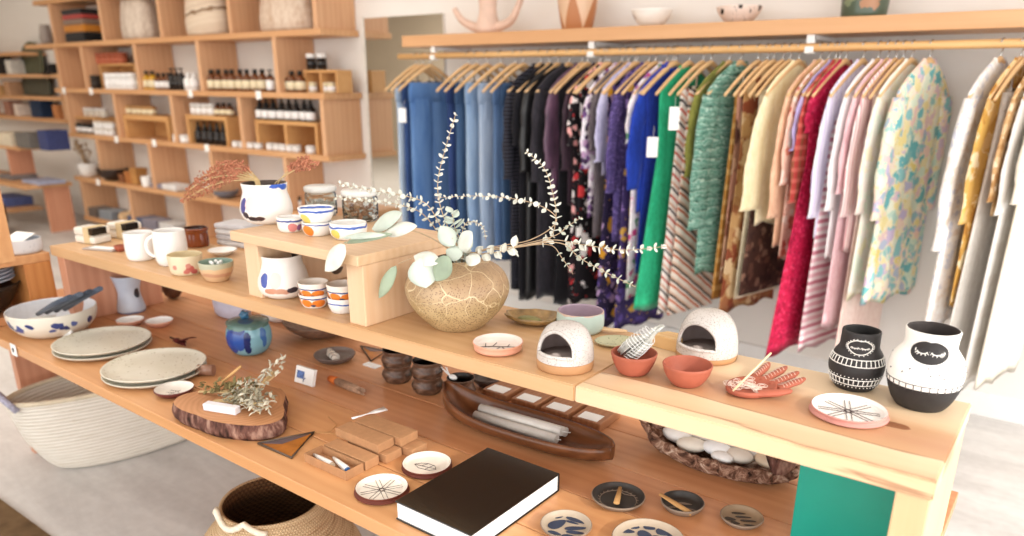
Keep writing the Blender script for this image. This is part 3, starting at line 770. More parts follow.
cloche(565, 366, 28.5, 322.5, 358, facing(P1)-.50, 'cream domed salt cellar with tan base, the one closer to the speckled vase', CLG)
P2 = onz(706, 357, UP)
cloche(706, 356, 30, 310, 352, facing(P2)-.46, 'cream domed salt cellar behind the plain terracotta bowl', CLG)
# --- leaf dish, scoop, block
def leaf_dish():
    P = onz(620, 345, UP); m = MB(); rr = []
    for q, z in ((.5, 0), (.9, .006), (1, .011), (.95, .012), (.8, .007), (.05, .005)):
        rr.append([Vector((math.cos(a)*.062*q, math.sin(a)*.04*q*(1-.25*math.cos(a)), z+.004*math.cos(a)*q)) for a in [2*PI*i/48 for i in range(48)]])
    m.rings(rr); solo('leaf_dish', m, speckle('sage_speckle', '#c1bf9c', '#8c8d6b', 160, .3, .35), (P.x, P.y, UP+.0006), 'pale sage leaf-shaped dish behind the first terracotta bowl', 'dish', rz=.3)
leaf_dish()
P = onz(613, 334, UP); m = MB(); m.tube([(-.09, 0, .007), (-.03, 0, .008), (.01, 0, .01), (.035, 0, .011)], [.007, .007, .01, .006], 10, flat=.5)
solo('wooden_spreader', m, plain('pale_spreader', '#e3c096', .5), (P.x, P.y, UP+.001), 'pale wooden spreader lying along the back edge behind the sage dish', 'spreader', rz=.25)
P = onz(657, 351, UP); m = MB()
m.poly([(-.035, 0), (.04, 0), (.045, .02), (.02, .05), (-.01, .045)], 0, .03)
t_ = MB()
solo('wood_wedge', m, wood('pale_wedge', '#efcb97', '#d9ab70', 'X', 2, .5), (P.x, P.y+.02, UP+.001), 'pale rounded wooden block behind the two terracotta bowls', 'block', rz=-.1)
# --- terracotta bowls
o, TP1, pr = vessel('terracotta_bowl', 'terracotta bowl holding the white smudge bundle', 'bowl', 633, 373, UP, [(12, 373), (16, 370), (21, 361), (23.5, 353)], TERRA, n=48)
vessel('terracotta_bowl', 'empty terracotta bowl in front of the far salt cellar', 'bowl', 686, 384, UP, [(13, 384), (17, 381), (22.5, 373), (25.5, 364.5)], TERRA, n=48)
t = thing('smudge_bundle', 'white-wrapped herb bundle leaning in the terracotta bowl', 'herb bundle', (TP1.x, TP1.y, UP+.02))
b0 = Vector((-.022, .004, .018)); b1 = ony(662, 325, TP1.y+.02)-Vector((TP1.x, TP1.y, UP+.02))
SM = plain('sage_bundle', '#cfcdc4', .9, .15, .2, 60); m = MB()
for i in range(70):
    a = U(0, 6.28); q = math.sqrt(random.random())
    def at(u, w): 
        p = b0.lerp(b1, u); return p+Vector((math.cos(a)*w*q, math.sin(a)*w*q*.8, math.sin(a*2)*w*q*.4))
    e = U(.6, 1.0)
    m.tube([at(0, .02), at(.25, .026), at(.5, .02), at(e*.75, .008), at(e, .006)], U(.0012, .0026), 5)
m.build('herb_stalks', SM, t)
m = MB()
for k in range(9):
    u = .05+k*.07; p = b0.lerp(b1, u); w = .024*(1-.6*max(0, u-.25)) if u < .6 else .01
    d = (b1-b0).normalized(); s1 = d.cross(Vector((0, 0, 1))).normalized(); s2 = d.cross(s1)
    m.tube([p+(s1*math.cos(q)+s2*math.sin(q))*w+d*q*.004 for q in [2*PI*i/16 for i in range(17)]], .0009, 5)
m.build('binding_thread', PAPER, t)
# --- hand-shaped dish and incense stick
def hand_dish():
    P = onz(760, 389, UP); lx = Vector((1, 0, 0))
    t = thing('hand_dish', 'terracotta hand-shaped dish patterned with white henna lines', 'dish', (P.x, P.y, UP+.0006))
    a0 = onz(735, 391, UP)-P; e = onz(808, 372, UP)-P
    ang = math.atan2((e-a0).y, (e-a0).x)
    Rm = Matrix.Rotation(ang, 3, 'Z') @ Matrix.Diagonal((1.2, 1.12, 1.15))
    m = MB()
    # palm: shallow hollowed cup outline in plan, wrist at -x, fingers to +x
    def slab(outline, zb, lift, ze=.012):
        n = len(outline); c = Vector((sum(p[0] for p in outline)/n, sum(p[1] for p in outline)/n, 0))
        R_ = []
        for q, z, dz in ((.8, 0, 0), (.97, .004, 0), (1, .010, 0), (.96, .0135, 0), (.88, .011, 0), (.55, .007, 0), (.1, .006, 0)):
            R_.append([Rm @ Vector((c.x+(p[0]-c.x)*q, c.y+(p[1]-c.y)*q, z+lift(p[0])*q)) for p in outline])
        m.rings(R_)
    lift = lambda x: max(0, (x-.01))*.16
    def ell(cx, cy, a, b, rot=0, n=28): return [(cx+math.cos(k)*a*math.cos(rot)-math.sin(k)*b*math.sin(rot), cy+math.cos(k)*a*math.sin(rot)+math.sin(k)*b*math.cos(rot)) for k in [2*PI*i/n for i in range(n)]]
    slab(ell(-.022, 0, .048, .040), 0, lift)
    m.build('palm', TERRA, t)
    for nm, cy, dy, L, rot in (('finger', .031, .05, .058, .16), ('finger', .012, .018, .070, .05), ('finger', -.010, -.012, .068, -.04), ('finger', -.030, -.04, .054, -.14)):
        f = MB(); P_ = [Vector((.012, cy, .007)), Vector((.012+L*.4, cy+(dy-cy)*.3, .012)), Vector((.012+L*.75, cy+(dy-cy)*.7, .016)), Vector((.012+L, dy, .021))]
        f.tube([Rm @ p for p in crs(P_, 5)], [.0095]*11+[.0085, .0075, .0062, .0048, .002][:5], 10, flat=.62)
        f.build('finger', TERRA, t)
    f = MB(); P_ = [Vector((-.035, -.028, .008)), Vector((-.012, -.046, .011)), Vector((.015, -.058, .014))]
    f.tube([Rm @ p for p in crs(P_, 6)], [.012]*8+[.011, .01, .009, .007, .003], 10, flat=.6); f.build('thumb', TERRA, t)
    l = MB()
    for i in range(16):
        cx, cy = U(-.055, .018), U(-.03, .03)
        for rr_ in (.005, .009): l.tube([Rm @ Vector((cx+math.cos(q)*rr_, cy+math.sin(q)*rr_, .0125)) for q in [2*PI*k/12 for k in range(13)]], .0006, 4)
    for cy, dy, L in ((.031, .05, .058), (.012, .018, .07), (-.01, -.012, .068), (-.03, -.04, .054)):
        for k in range(7):
            u = .1+k*.11; x = .012+L*u; y = cy+(dy-cy)*u; z = .013+.012*u
            l.tube([Rm @ Vector((x, y-.0075, z-.001)), Rm @ Vector((x+.003, y, z+.0015)), Rm @ Vector((x, y+.0075, z-.001))], .0006, 4)
    l.build('henna_line', plain('white_slip_line', '#f1dccd', .7), t)
    return P
hand_dish()
a, b = onz(733, 391, UP+.014), ony(771, 353, onz(733, 391, UP).y+.06)
m = MB(); m.tube([(0, 0, 0), b-a], .0022, 8); solo('incense_stick', m, plain('pale_stick', '#ead0a6', .6), a, 'pale incense stick leaning up from the hand-shaped dish', 'incense stick')
# --- round tile
o, P, r = disc_dish('round_trivet', 'pink-rimmed round white tile with crossing lines before the black vase', 848, 414, UP, 39, plain('trivet_white', '#f4ece6', .45), plain('trivet_pink', '#c98b80', .5), .012, 'tile', .9, .004)
Pt = P
def star_lines(r, rot=0.3):
    L = []
    for k in range(4):
        a = rot+k*PI/4
        for s in (-1, 1):
            ox, oy = -math.sin(a)*s*.0045, math.cos(a)*s*.0045
            L.append([(math.cos(a)*r*.8+ox, math.sin(a)*r*.8+oy), (-math.cos(a)*r*.8+ox, -math.sin(a)*r*.8+oy)])
    return L
disc_lines(o, star_lines(r), .0056, INK, .0006)
# --- two face vases
SLIP = plain('white_slip', '#f5f1ea', .6, .3)
BLK = plain('black_clay', '#2e2b2b', .55, .35, .1, 40)
def face_vase(bx, by, ent, lab, mats, split=None):
    P, pr = px_prof(bx, by, UP, ent); pr = smooth_prof(pr, 4)
    t = thing('face_vase', lab, 'vase', (P.x, P.y, UP+.0006))
    m = MB(); full = thick(pr, .005); no = len(pr)+2
    mi = []
    for k in range(len(full)):
        if k >= no: mi.append(1)
        else: mi.append(0 if split is None else (2 if full[k][1] < split*pr[-1][1] else 0))
    m.lathe(full, 64, mats=mi); m.build('vase_body', mats, t)
    return P, pr, t
def vline(m, pr, pts, rad=.0011):
    m.tube([on_prof(pr, th, z, rad*.3) for th, z in pts], rad, 6)
def ladder(m, pr, z0, z1, n, rad=.001):
    for z in (z0, z1): vline(m, pr, [(2*PI*i/48, z) for i in range(49)], rad)
    for i in range(n): vline(m, pr, [(2*PI*(i+.5)/n, z0+(z1-z0)*k/3) for k in range(4)], rad)
def heart(m, pr, th, zc, w, h, rad, dotted=False):
    pts = []
    for i in range(49):
        a = 2*PI*i/48; x = math.cos(a); y = math.sin(a)
        yy = y*(1-.14*math.cos(2*a)) - (.22 if False else 0) + (-.16*max(0, 1-abs(x)*3.2) if y > 0 else 0)
        pts.append((th+x*w, zc+yy*h))
    return pts
def eyes(m, pr, th, zc, w, h, rad):
    for s in (-1, 1):
        ar = [(th+s*w*.42+math.cos(a)*w*.30, zc-h*.05+math.sin(a)*h*.26) for a in [PI+PI*i/10 for i in range(11)]]
        vline(m, pr, ar, rad)
        for i in (1, 3, 5, 7, 9):
            tt, z = ar[i]; vline(m, pr, [(tt, z), (tt+(tt-(th+s*w*.42))*.35, z-h*.22)], rad*.9)
P, pr, t = face_vase(853, 386, [(19, 386), (24, 380), (28, 368), (28, 360), (24, 351), (20.5, 346), (20, 340), (20, 331)], 'black vase with white ladder bands and sleeping eyes', [BLK, plain('black_inside', '#1c1a1a', .7)])
th = facing(P); H = pr[-1][1]
m = MB(); ladder(m, pr, H*.49, H*.60, 34); ladder(m, pr, H*.15, H*.25, 34)
for i in range(40):
    a = 2*PI*i/40
    for z in (H*.29, H*.11): m.ball(on_prof(pr, a, z), .0013, 5, 4)
hp = heart(m, pr, th+.05, H*.80, .66, H*.105, .001)
vline(m, pr, hp, .0011)
for tt, z in hp[::2]: m.ball(on_prof(pr, th+.05+(tt-th-.05)*1.13, H*.80+(z-H*.80)*1.16), .0012, 5, 4)
eyes(m, pr, th+.05, H*.80, .62, H*.085, .0009)
m.build('painted_line', SLIP, t)
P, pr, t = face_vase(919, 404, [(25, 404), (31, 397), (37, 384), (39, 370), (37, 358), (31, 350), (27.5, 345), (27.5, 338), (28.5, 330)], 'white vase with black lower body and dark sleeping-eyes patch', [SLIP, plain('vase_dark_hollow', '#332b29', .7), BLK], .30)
th = facing(P); H = pr[-1][1]
m = MB()
hp = heart(m, pr, th+.02, H*.80, .72, H*.12, .001)
n = len(hp)-1
for k in range(n):     # filled dark patch hugging the neck
    for q0, q1 in ((0.02, .5), (.5, 1)):
        c = lambda u, tz: on_prof(pr, th+.02+(tz[0]-th-.02)*u, H*.80+(tz[1]-H*.80)*u, .0007)
        vs = [m.bm.verts.new(c(q0, hp[k])), m.bm.verts.new(c(q1, hp[k])), m.bm.verts.new(c(q1, hp[k+1])), m.bm.verts.new(c(q0, hp[k+1]))]
        m._f(vs)
m.build('eye_patch', BLK, t)
m = MB(); eyes(m, pr, th+.02, H*.80, .62, H*.10, .0010); m.build('eyelash', SLIP, t)
m = MB()
for i in range(30):
    a0, a1 = 2*PI*i/30, 2*PI*(i+1)/30
    vline(m, pr, [(a0, H*.30), (a0, H*.345), (a0, H*.385)], .0009); 
vline(m, pr, [(2*PI*i/60, H*.385) for i in range(61)], .0008)
for i in range(26):
    a = U(0, 6.28); z = H*U(.46, .62); vline(m, pr, [(a, z), (a+.03, z+.002)], .0012)
m.build('painted_line', plain('dark_slip_line', '#4a4648', .6), t)
# ------------------------------------------------------------------ lower table top
BLUEF = lambda P, pr: blobs('blue_flower_glaze', '#e2dccd', spots(P, pr, [(-1.2, .60, .02, .012, '#2f3a6e'), (-1.0, .45, .016, .01, '#3d4a80'), (-.85, .55, .018, .01, '#4c5a94'), (-.55, .68, .014, .01, '#2f3a6e'), (.05, .66, .018, .012, '#3a477e'), (.2, .5, .016, .012, '#2f3a6e'), (-.1, .42, .012, .009, '#4c5a94'), (.45, .62, .012, .009, '#5a679c'), (.9, .6, .016, .012, '#2f3a6e')]), (), .3, .02)
o, BP, pr = vessel('serving_bowl', 'large white bowl with blue flower brushwork near the table end', 'bowl', 56, 331, LO, [(26, 331), (34, 329), (43, 321), (46, 314), (46.5, 308)], BLUEF, plain('bowl_pale_blue', '#dfe2e6', .3), n=56)
BR = pr[-1][0]; BH = pr[-1][1]
for k, (col, lab) in enumerate((('#4a5260', 'dark slate linen roll at the front of the serving bowl'), ('#5d6674', 'slate-blue linen roll second from the front in the serving bowl'), ('#3d4450', 'charcoal linen roll third from the front in the serving bowl'), ('#566070', 'slate linen roll at the back of the serving bowl'))):
    a = ony(38+9*k, 314-1.5*k, BP.y-.04+.03*k)-BP; b = ony(70+10*k, 297-2.8*k, BP.y-.04+.03*k)-BP
    m = MB(); m.tube([a, a.lerp(b, .5)+Vector((0, 0, .004)), b], [.009, .0125, .011], 10, flat=.8)
    solo('linen_roll', m, cloth('linen_%d' % k, col), (BP.x, BP.y, LO), lab, 'napkin', 'linen rolls in the serving bowl')
m = MB(); m.tube([(-.05, -.07, .05), (-.02, -.03, .056), (.02, .0, .06)], .006, 8)
solo('cream_cord', m, IVORY, (BP.x, BP.y, LO), 'short cream tie lying in the serving bowl', 'cord')
P = onz(68, 337, LO); t = thing('price_tent', 'small folded white price card by the oval platters', 'card', (P.x, P.y, LO+.0006), .2)
m = MB()
for s in (-1, 1):
    m.box((-.03, -.001, 0), (.03, .001, .028), rot=Matrix.Rotation(s*.5, 3, 'X'), piv=(0, 0, .028))
m.build('card_fold', PAPER, t)
P = ony(13, 350, .935); t = thing('hanging_tag', 'small white tag with black dot hanging at the lower table edge', 'tag', (P.x, .9385, P.z))
m = MB(); m.box((-.022, -.003, -.022), (.022, 0, .022), bev=.001); m.build('tag_card', PAPER, t)
m = MB(); m.ball((0, -.003, 0), .008, 10, 6, (1, .3, 1.2)); m.build('tag_dot', BLACK, t)
o, P, pr = vessel('waisted_vase', 'pale blue-grey waisted vase with dark square label under the shelf', 'vase', 132, 311, LO, [(14, 311), (14.5, 307), (12, 297), (11.5, 290), (14, 281), (16, 275.5)],
    lambda P, pr: blobs('cloud_blue_glaze', '#d3d8e2', spots(P, pr, [(.75, .52, .014, .017, '#2f2f36'), (.75, .60, .011, .012, '#2f2f36')]), [(.0, .006, '#6f7aa0')], .3, .003, '#bcc6d8'), plain('navy_inside', '#3d4a7c', .3))
PK = plain('pink_stoneware', '#d99f86', .5, .3, .05)
disc_dish('pinch_bowl', 'small pink bowl with white inside, the one beside the waisted vase foot', 131, 325, LO, 14.5, WHITEG, PK, .022, 'bowl', .6, .003, None, 28)
disc_dish('pinch_bowl', 'small pink bowl with white inside, the one further along the shelf side', 160, 326, LO, 14.5, WHITEG, PK, .022, 'bowl', .6, .003, None, 28)
PLT = speckle('oatmeal_glaze', '#d5cfbd', '#b3a88f', 70, .22, .38, '#ddd8c9')
def platter(bx, by, hw, z, lab, grp, seed):
    P = onz(bx, by, LO); r = rad_for(P.x, P.y, LO, hw)
    pr = smooth_prof([(r*.72, 0), (r*.9, .006), (r*.985, .014), (r, .017)], 3); m = MB()
    full = [(0, 0)]+pr+[(r*.985, .0185), (r*.955, .016), (r*.84, .0098), (r*.7, .0085), (0, .0085)]
    m.lathe(full, 64, wob=.01, seed=seed)
    solo('platter', m, PLT, (P.x, P.y, LO+z+.0006), lab, 'plate', grp)
    return P, r
platter(104, 349, 50, 0, 'bottom oatmeal platter of the pair beside the price card', 'oatmeal platters', 1)
Pp, r = platter(104, 349, 50, .0175, 'top oatmeal platter of the pair beside the price card', 'oatmeal platters', 2)
platter(156, 374, 53, 0, 'bottom oatmeal platter of the pair beside the small dark-rimmed dish', 'oatmeal platters', 3)
Pq, rq = platter(156, 374, 53, .0175, 'top oatmeal platter of the pair beside the small dark-rimmed dish', 'oatmeal platters', 4)
for Q, rr_ in ((Pp, r), (Pq, rq)):
    pass
P = onz(180, 344, LO); t = thing('dried_protea', 'dark red dried flower head lying behind the oatmeal platters', 'flower', (P.x, P.y, LO+.003))
m = MB()
for k in range(16): m.leaf((-.04+k*.003, U(-.01, .01), .006), (1, U(-.5, .4), U(0, .35)), (0, 0, 1), U(.05, .075), .018, .2, 5)
m.build('petal', plain('dark_red_petal', '#5c2320', .7, .2, .2), t)
m = MB(); m.tube([(-.07, .005, .006), (-.03, 0, .008)], .004, 6); m.build('stem', plain('brown_stem', '#5b3a28', .8), t)
o, P, r = disc_dish('rimmed_dish', 'small white dish with dark red rim beside the wood slice', 175, 394, LO, 20.5, plain('rimmed_white', '#efe7dd', .35), plain('oxblood_rim', '#6a3432', .4), .018)
disc_lines(o, [[(-.025, 0), (0, .01), (.025, 0)], [(-.02, -.015), (0, -.006), (.022, -.012)], [(0, .02), (.002, -.02)]], .0056, INK, .0005)
# --- wood slice with sage
P = onz(238, 418, LO); WS = P
def slice_mat():
    t = NT('slice_face', .6, .3); v = t.co(); f, nc = t.noise(v, 6, 3)
    ln = t.n('ShaderNodeVectorMath', operation='LENGTH'); t.l(t.co((1, 1, 0)), ln.inputs[0])
    q = t.math('MULTIPLY_ADD', f, .03, ln.outputs['Value'])
    s = t.math('SINE', t.math('MULTIPLY', q, 420))
    return t.done(t.ramp(t.math('MULTIPLY_ADD', s, .10, .5), [(.2, '#a9734b'), (.8, '#c99368')]))
def bark_mat():
    t = NT('tree_bark', .85, .2); f, _ = t.noise(t.co((1, 1, .35)), 45, 4); t.bump(f, .6, .01)
    return t.done(t.ramp(f, [(.35, '#33211b'), (.52, '#6f4a40'), (.7, '#b08b78')]))
BARK = bark_mat()
t = thing('wood_slice', 'round slab of tree trunk with bark holding dried sage', 'wood slab', (P.x, P.y, LO+.0006))
outl = []
for i in range(72):
    a = 2*PI*i/72; r = .168*(1+.11*math.cos(3*a+.9)+.06*math.cos(2*a-.4)+.04*math.cos(5*a)+.02*mnoise.noise((math.cos(a)*5, math.sin(a)*5, 0)))
    outl.append((math.cos(a)*r, math.sin(a)*r*.80))
m = MB(); rr = [[Vector((x*q*(1+.02*mnoise.noise((x*60, y*60, z*90))), y*q*(1+.02*mnoise.noise((x*60, y*60, z*90))), z)) for x, y in outl] for q, z in ((.95, 0), (1.0, .010), (1.015, .024), (.985, .038), (.97, .046))]
m.rings(rr, True, False); m.build('bark', BARK, t)
m = MB(); m.rings([[Vector((x*q, y*q, z)) for x, y in outl] for q, z in ((.972, .0458), (.95, .0472), (.5, .0474), (.02, .0474))], False, True); m.build('cut_face', slice_mat(), t)
SG = [plain('dried_sage', '#aaa28a', .9, .1, .2, 60), plain('dried_sage_pale', '#d3ccb8', .9, .1, .15, 60), plain('dried_sage_olive', '#8d8058', .9, .1, .2, 60)]
ws_top = LO+.0484
def sage(dx, dy, L, rz, lab, mat, n=60, tw=.03, lift=.2):
    t = thing('sage_sprig', lab, 'sage', (WS.x+dx, WS.y+dy, ws_top), rz)
    m = MB()
    for i in range(7):
        y = U(-tw, tw)*.5; m.tube([(-L/2, y*.4, .004), (0, y, .012), (L/2*U(.6, 1), y*1.6, .012+lift*L*.4)], .0013, 5)
    m.build('stalk', GS, t)
    m = MB()
    for i in range(n):
        u = U(-.35, .5); c = Vector((L*u, U(-tw, tw), .008+max(0, u)*lift*L+U(0, .03)))
        m.leaf(c, (U(-.2, 1), U(-1, 1), U(-.3, .8)), (U(-1, 1), U(-1, 1), 1), U(.014, .028), U(.006, .010), .3, 3)
    m.build('foliage', mat, t)
sage(.0, .06, .17, 1.15, 'pale sage bunch standing up at the back of the wood slice', SG[1], 90, .03, .75)
sage(-.065, .01, .17, .45, 'olive sage bunch lying on the bark side of the wood slice', SG[2], 80, .028, .1)
sage(.03, -.005, .17, .35, 'grey-green sage bunch in the middle of the wood slice', SG[0], 80, .03, .15)
sage(.085, -.005, .13, -.1, 'cream sage bunch at the table-middle side of the wood slice', SG[1], 70, .032, .1)
p = onz(231, 406, ws_top); m = MB(); m.box((-.052, -.012, 0), (.052, .012, .02), bev=.002)
solo('white_box', m, plain('white_box_card', '#ece9ee', .6), (p.x+.012, p.y-.035, ws_top), 'slim white box on the wood slice in front of the sage', 'box', rz=.33)
p = onz(235, 372, LO); m = MB(); a = onz(222, 382, ws_top+.02); b = ony(241, 366, a.y+.05); m.tube([(0, 0, 0), b-a], .007, 8, flat=.5)
solo('palo_santo_stick', m, plain('palo_santo', '#dcae74', .7, .2, .08), a, 'light wooden stick propped on the sage pile', 'stick')
t = None
p = onz(207, 376, LO); m = MB(); m.tube([(-.03, 0, .018), (.02, .01, .018)], .018, 14)
solo('glass_vial', m, plain('smoky_glass', '#a07a66', .15, .5), (p.x, p.y, LO), 'small smoky glass vial behind the wood slice', 'vial', rz=.4)
# --- lidded blue jar
P, pr = px_prof(251, 352, LO, [(13, 352), (18, 349), (22.5, 341), (23, 332), (20.5, 323)]); pr = smooth_prof(pr, 4)
t = thing('lidded_jar', 'blue and turquoise dripped jar with curled lid knob', 'jar', (P.x, P.y, LO+.0006))
m = MB(); m.lathe(thick(pr, .004), 48)
R0 = pr[len(pr)//2][0]
m.build('jar_body', blobs('dripped_blue_glaze', '#86b7c4', spots(P, pr, [(-.95, .55, .034, .05, '#2c4a98'), (-.45, .6, .022, .04, '#3355a0'), (-.1, .5, .012, .06, '#1e2c63'), (.65, .65, .012, .035, '#3f6fb0'), (-.6, .9, .03, .012, '#23357c')]), [(pr[-1][1]*.93, .3, '#5f7f74')], .15, .014, '#74a9ba'), t)
h = pr[-1][1]; r = pr[-1][0]
m = MB(); m.lathe([(0, h+.001), (r*.9, h+.001), (r*1.08, h+.004), (r*1.05, h+.009), (r*.6, h+.015), (r*.18, h+.019), (0, h+.019)], 40)
lid = m.build('lid', blobs('lid_glaze', '#5d7b74', [(.02, -.02, h, .03, .03, .03, '#3c5f7c')], [], .2), t)
m = MB(); m.tube([(0, 0, h+.017), (-.004, 0, h+.03), (-.016, -.004, h+.036), (-.02, -.008, h+.027), (-.008, -.01, h+.022), (.004, -.006, h+.031), (.008, 0, h+.042)], [.007, .008, .009, .009, .008, .006, .004], 8); m.build('lid_knob', plain('knob_glaze', '#3e6d8c', .2, .5, .15), lid)
# --- things behind, under the shelf
P = onz(222, 318, LO); m = MB(); m.lathe([(0, 0), (.085, 0), (.10, .01), (.112, .085), (.106, .085), (.095, .014), (0, .012)], 48, ell=.55)
solo('oval_tub', m, plain('lilac_enamel', '#c9c6d6', .45, .4, .05), (P.x+.0, P.y+.05, LO+.0006), 'pale lilac oval tub under the shelf behind the blue jar', 'tub', rz=-.05)
P = onz(272, 322, LO); m = MB(); m.lathe(thick(smooth_prof([(.05, 0), (.075, .02), (.09, .06)], 3), .004), 40)
solo('white_bowl', m, WHITEG, (P.x, P.y+.05, LO+.0006), 'white bowl in the shade under the shelf beside the oval tub', 'bowl')
P = onz(160, 300, LO); m = MB(); m.ball((0, 0, .05), .05, 16, 10, (1, .8, 1)); m.tube([(0, -.03, .1), (.01, -.04, .14), (.03, -.04, .16)], .01, 8)
solo('clay_jug', m, plain('dark_clay', '#5c3a28', .5, .3, .1), (P.x+.02, P.y+.05, LO), 'dark clay jug at the back under the far part of the shelf', 'jug')
P = onz(313, 338, LO); m = MB(); m.lathe(thick(smooth_prof([(.04, 0), (.08, .012), (.12, .04), (.135, .06)], 3), .005), 48)
solo('wooden_bowl', m, wood('grey_brown_wood', '#8a6b58', '#5a4336', 'X', 1.5, .45), (P.x, P.y+.04, LO+.0006), 'wide brown wooden bowl under the shelf behind the blue jar', 'bowl')
o, P, r = disc_dish('incense_dish', 'small grey dish holding two cloth rolls', 335, 360, LO, 21, plain('grey_brown_glaze', '#7f7068', .4, .4, .1), plain('grey_brown_rim', '#6d5f59', .4), .022)
for k, (x, y, lab) in enumerate(((-.012, .004, 'cream cloth roll at the back of the grey dish'), (.008, -.014, 'cream cloth roll at the front of the grey dish'))):
    m = MB(); m.tube([(-.035, 0, 0), (.035, 0, 0)], .0105, 12); m.mi = 1
    for xx in (-.012, .012): m.tube([(xx-.0012, 0, 0), (xx+.0012, 0, 0)], .0112, 12)
    solo('cloth_roll', m, [plain('roll_cream', '#e6ddd0', .9), INK], (P.x+x, P.y+y, LO+.0175), lab, 'cloth roll', 'cloth rolls in the grey dish', -.35)
p = onz(306, 384, LO); t = thing('photo_card', 'small white card with two blue pictures on the lower top', 'card', (p.x, p.y, LO+.0006), .05); t.scale = (1.45, 1.45, 1.3)
m = MB(); m.box((-.028, -.008, 0), (.028, 0, .040), rot=Matrix.Rotation(-.25, 3, 'X'), piv=(0, 0, 0)); m.build('card_stock', PAPER, t)
m = MB(); m.box((-.022, -.0089, .012), (.0, -.0082, .030), rot=Matrix.Rotation(-.25, 3, 'X'), piv=(0, 0, 0)); m.build('picture', plain('picture_blue', '#5f78b0', .6, .3, .4, 120), t)
m = MB(); m.tube([(.006, -.0118, .012), (.012, -.015, .02), (.02, -.017, .026)], .0012, 5); m.build('drawn_mark', plain('mark_blue', '#4b5e94', .7), t)
P = onz(347, 389, LO); t = thing('smudge_stick', 'brown smudge stick with orange-wrapped end beside the photo card', 'smudge stick', (P.x, P.y, LO+.012), -.06)
m = MB(); m.tube([(-.085, 0, 0), (-.055, 0, .001), (-.05, 0, .001)], [.010, .013, .012], 12); m.build('orange_wrap', plain('orange_wrap', '#e27a3a', .8, .2, .1), t)
m = MB()
for i in range(26):
    a = U(0, 6.28); q = .010*math.sqrt(random.random()); m.tube([(-.05, math.cos(a)*q, math.sin(a)*q), (.02, math.cos(a)*q*1.15, math.sin(a)*q*1.1), (U(.05, .085), math.cos(a)*q*.9, math.sin(a)*q*.9)], .0028, 5)
m.build('herb_stalks', plain('herb_brown', '#b08d74', .9, .1, .2, 60), t)
def tri(pts, lab, z=LO):
    P = [onz(x, y, z) for x, y in pts]; c = (P[0]+P[1]+P[2])/3
    t = thing('glass_triangle', lab, 'ornament', (c.x, c.y, z+.0006))
    L = [p-c for p in P]; m = MB()
    m.poly([(p.x*.9, p.y*.9) for p in L], .0005, .003); m.build('glass_pane', plain('amber_pane', '#b5702f', .15, .5, .15, 25), t)
    m = MB(); m.tube([Vector((p.x, p.y, .003)) for p in L+[L[0]]], .0034, 6); m.build('lead_frame', plain('lead_came', '#5b4a3d', .45, .5), t)
    m = MB(); a = L[0]*.86; m.poly([(a.x, a.y), (L[1].x*.8, L[1].y*.8), (L[0].x*.2, L[0].y*.2)], .0031, .0044); m.build('violet_pane', plain('violet_pane', '#6c5f63', .15, .5), t)
    return t, c
t, c = tri([(258.4, 444.6), (314, 433.5), (291.6, 459)], 'stained-glass triangle with cord lying beside the kraft boxes')
a = onz(314, 433, LO+.003)-Vector((c.x, c.y, LO)); m = MB()
m.tube([a, a+Vector((.03, .03, 0)), a+Vector((.01, .07, 0)), a+Vector((-.05, .09, 0))], .0009, 5); m.tube([a, a+Vector((.04, .025, 0)), a+Vector((.09, .05, 0))], .0009, 5); m.build('cord', plain('tan_cord', '#c99a66', .8), t)
tri([(361, 347), (386, 352), (371, 362)], 'amber triangle ornament half under the shelf by the brown cups')
p = onz(372, 366, LO); m = MB(); m.box((-.03, -.014, 0), (.03, .014, .004)); solo('paper_label', m, PAPER, (p.x, p.y, LO+.0006), 'white paper label under the shelf edge beside the brown cups', 'label')
# --- kraft boxes, laid along the table
def kbox(x0, y0, x1, y1, z, h, lab, rz=0, openbox=False):
    cx, cy = (x0+x1)/2, (y0+y1)/2; w, d = x1-x0, y1-y0
    if not openbox:
        t = thing('kraft_box', lab, 'box', (cx, cy, z+.0004), rz, 'kraft boxes by the coasters')
        m = MB(); m.box((-w/2+.0012, -d/2+.0012, 0), (w/2-.0012, d/2-.0012, h*.95), bev=.0008); m.build('box_sleeve', KRAFT, t)
        m = MB(); m.box((-w/2, -d/2, h*.12), (w/2, d/2, h), bev=.001); m.build('box_lid', KRAFT, t)
        return
    t = thing('kraft_box', lab, 'box', (cx, cy, z+.0004), rz, 'kraft boxes by the coasters')
    m = MB(); s = .0018
    m.box((-w/2, -d/2, 0), (w/2, d/2, s)); m.box((-w/2, -d/2, s), (w/2, -d/2+s, h)); m.box((-w/2, d/2-s, s), (w/2, d/2, h))
    m.box((-w/2, -d/2+s, s), (-w/2+s, d/2-s, h)); m.box((w/2-s, -d/2+s, s), (w/2, d/2-s, h)); m.build('box_tray', KRAFT, t)
kbox(-1.414, 1.018, -1.261, 1.073, LO, .024, 'open kraft box showing two white ceramic pens', 0, True)
kbox(-1.412, 1.078, -1.259, 1.122, LO, .025, 'kraft box lid lying right behind the open kraft box')
kbox(-1.385, 1.132, -1.245, 1.186, LO, .024, 'kraft box at the bottom of the pile, next to the lone lid')
kbox(-1.375, 1.192, -1.215, 1.246, LO, .024, 'kraft box at the bottom of the pile, on the shelf side')
kbox(-1.424, 1.127, -1.266, 1.181, LO+.0248, .024, 'top kraft box of the pile, on the open box side')
kbox(-1.416, 1.186, -1.246, 1.246, LO+.0248, .024, 'top kraft box of the pile carrying the white paper twist')
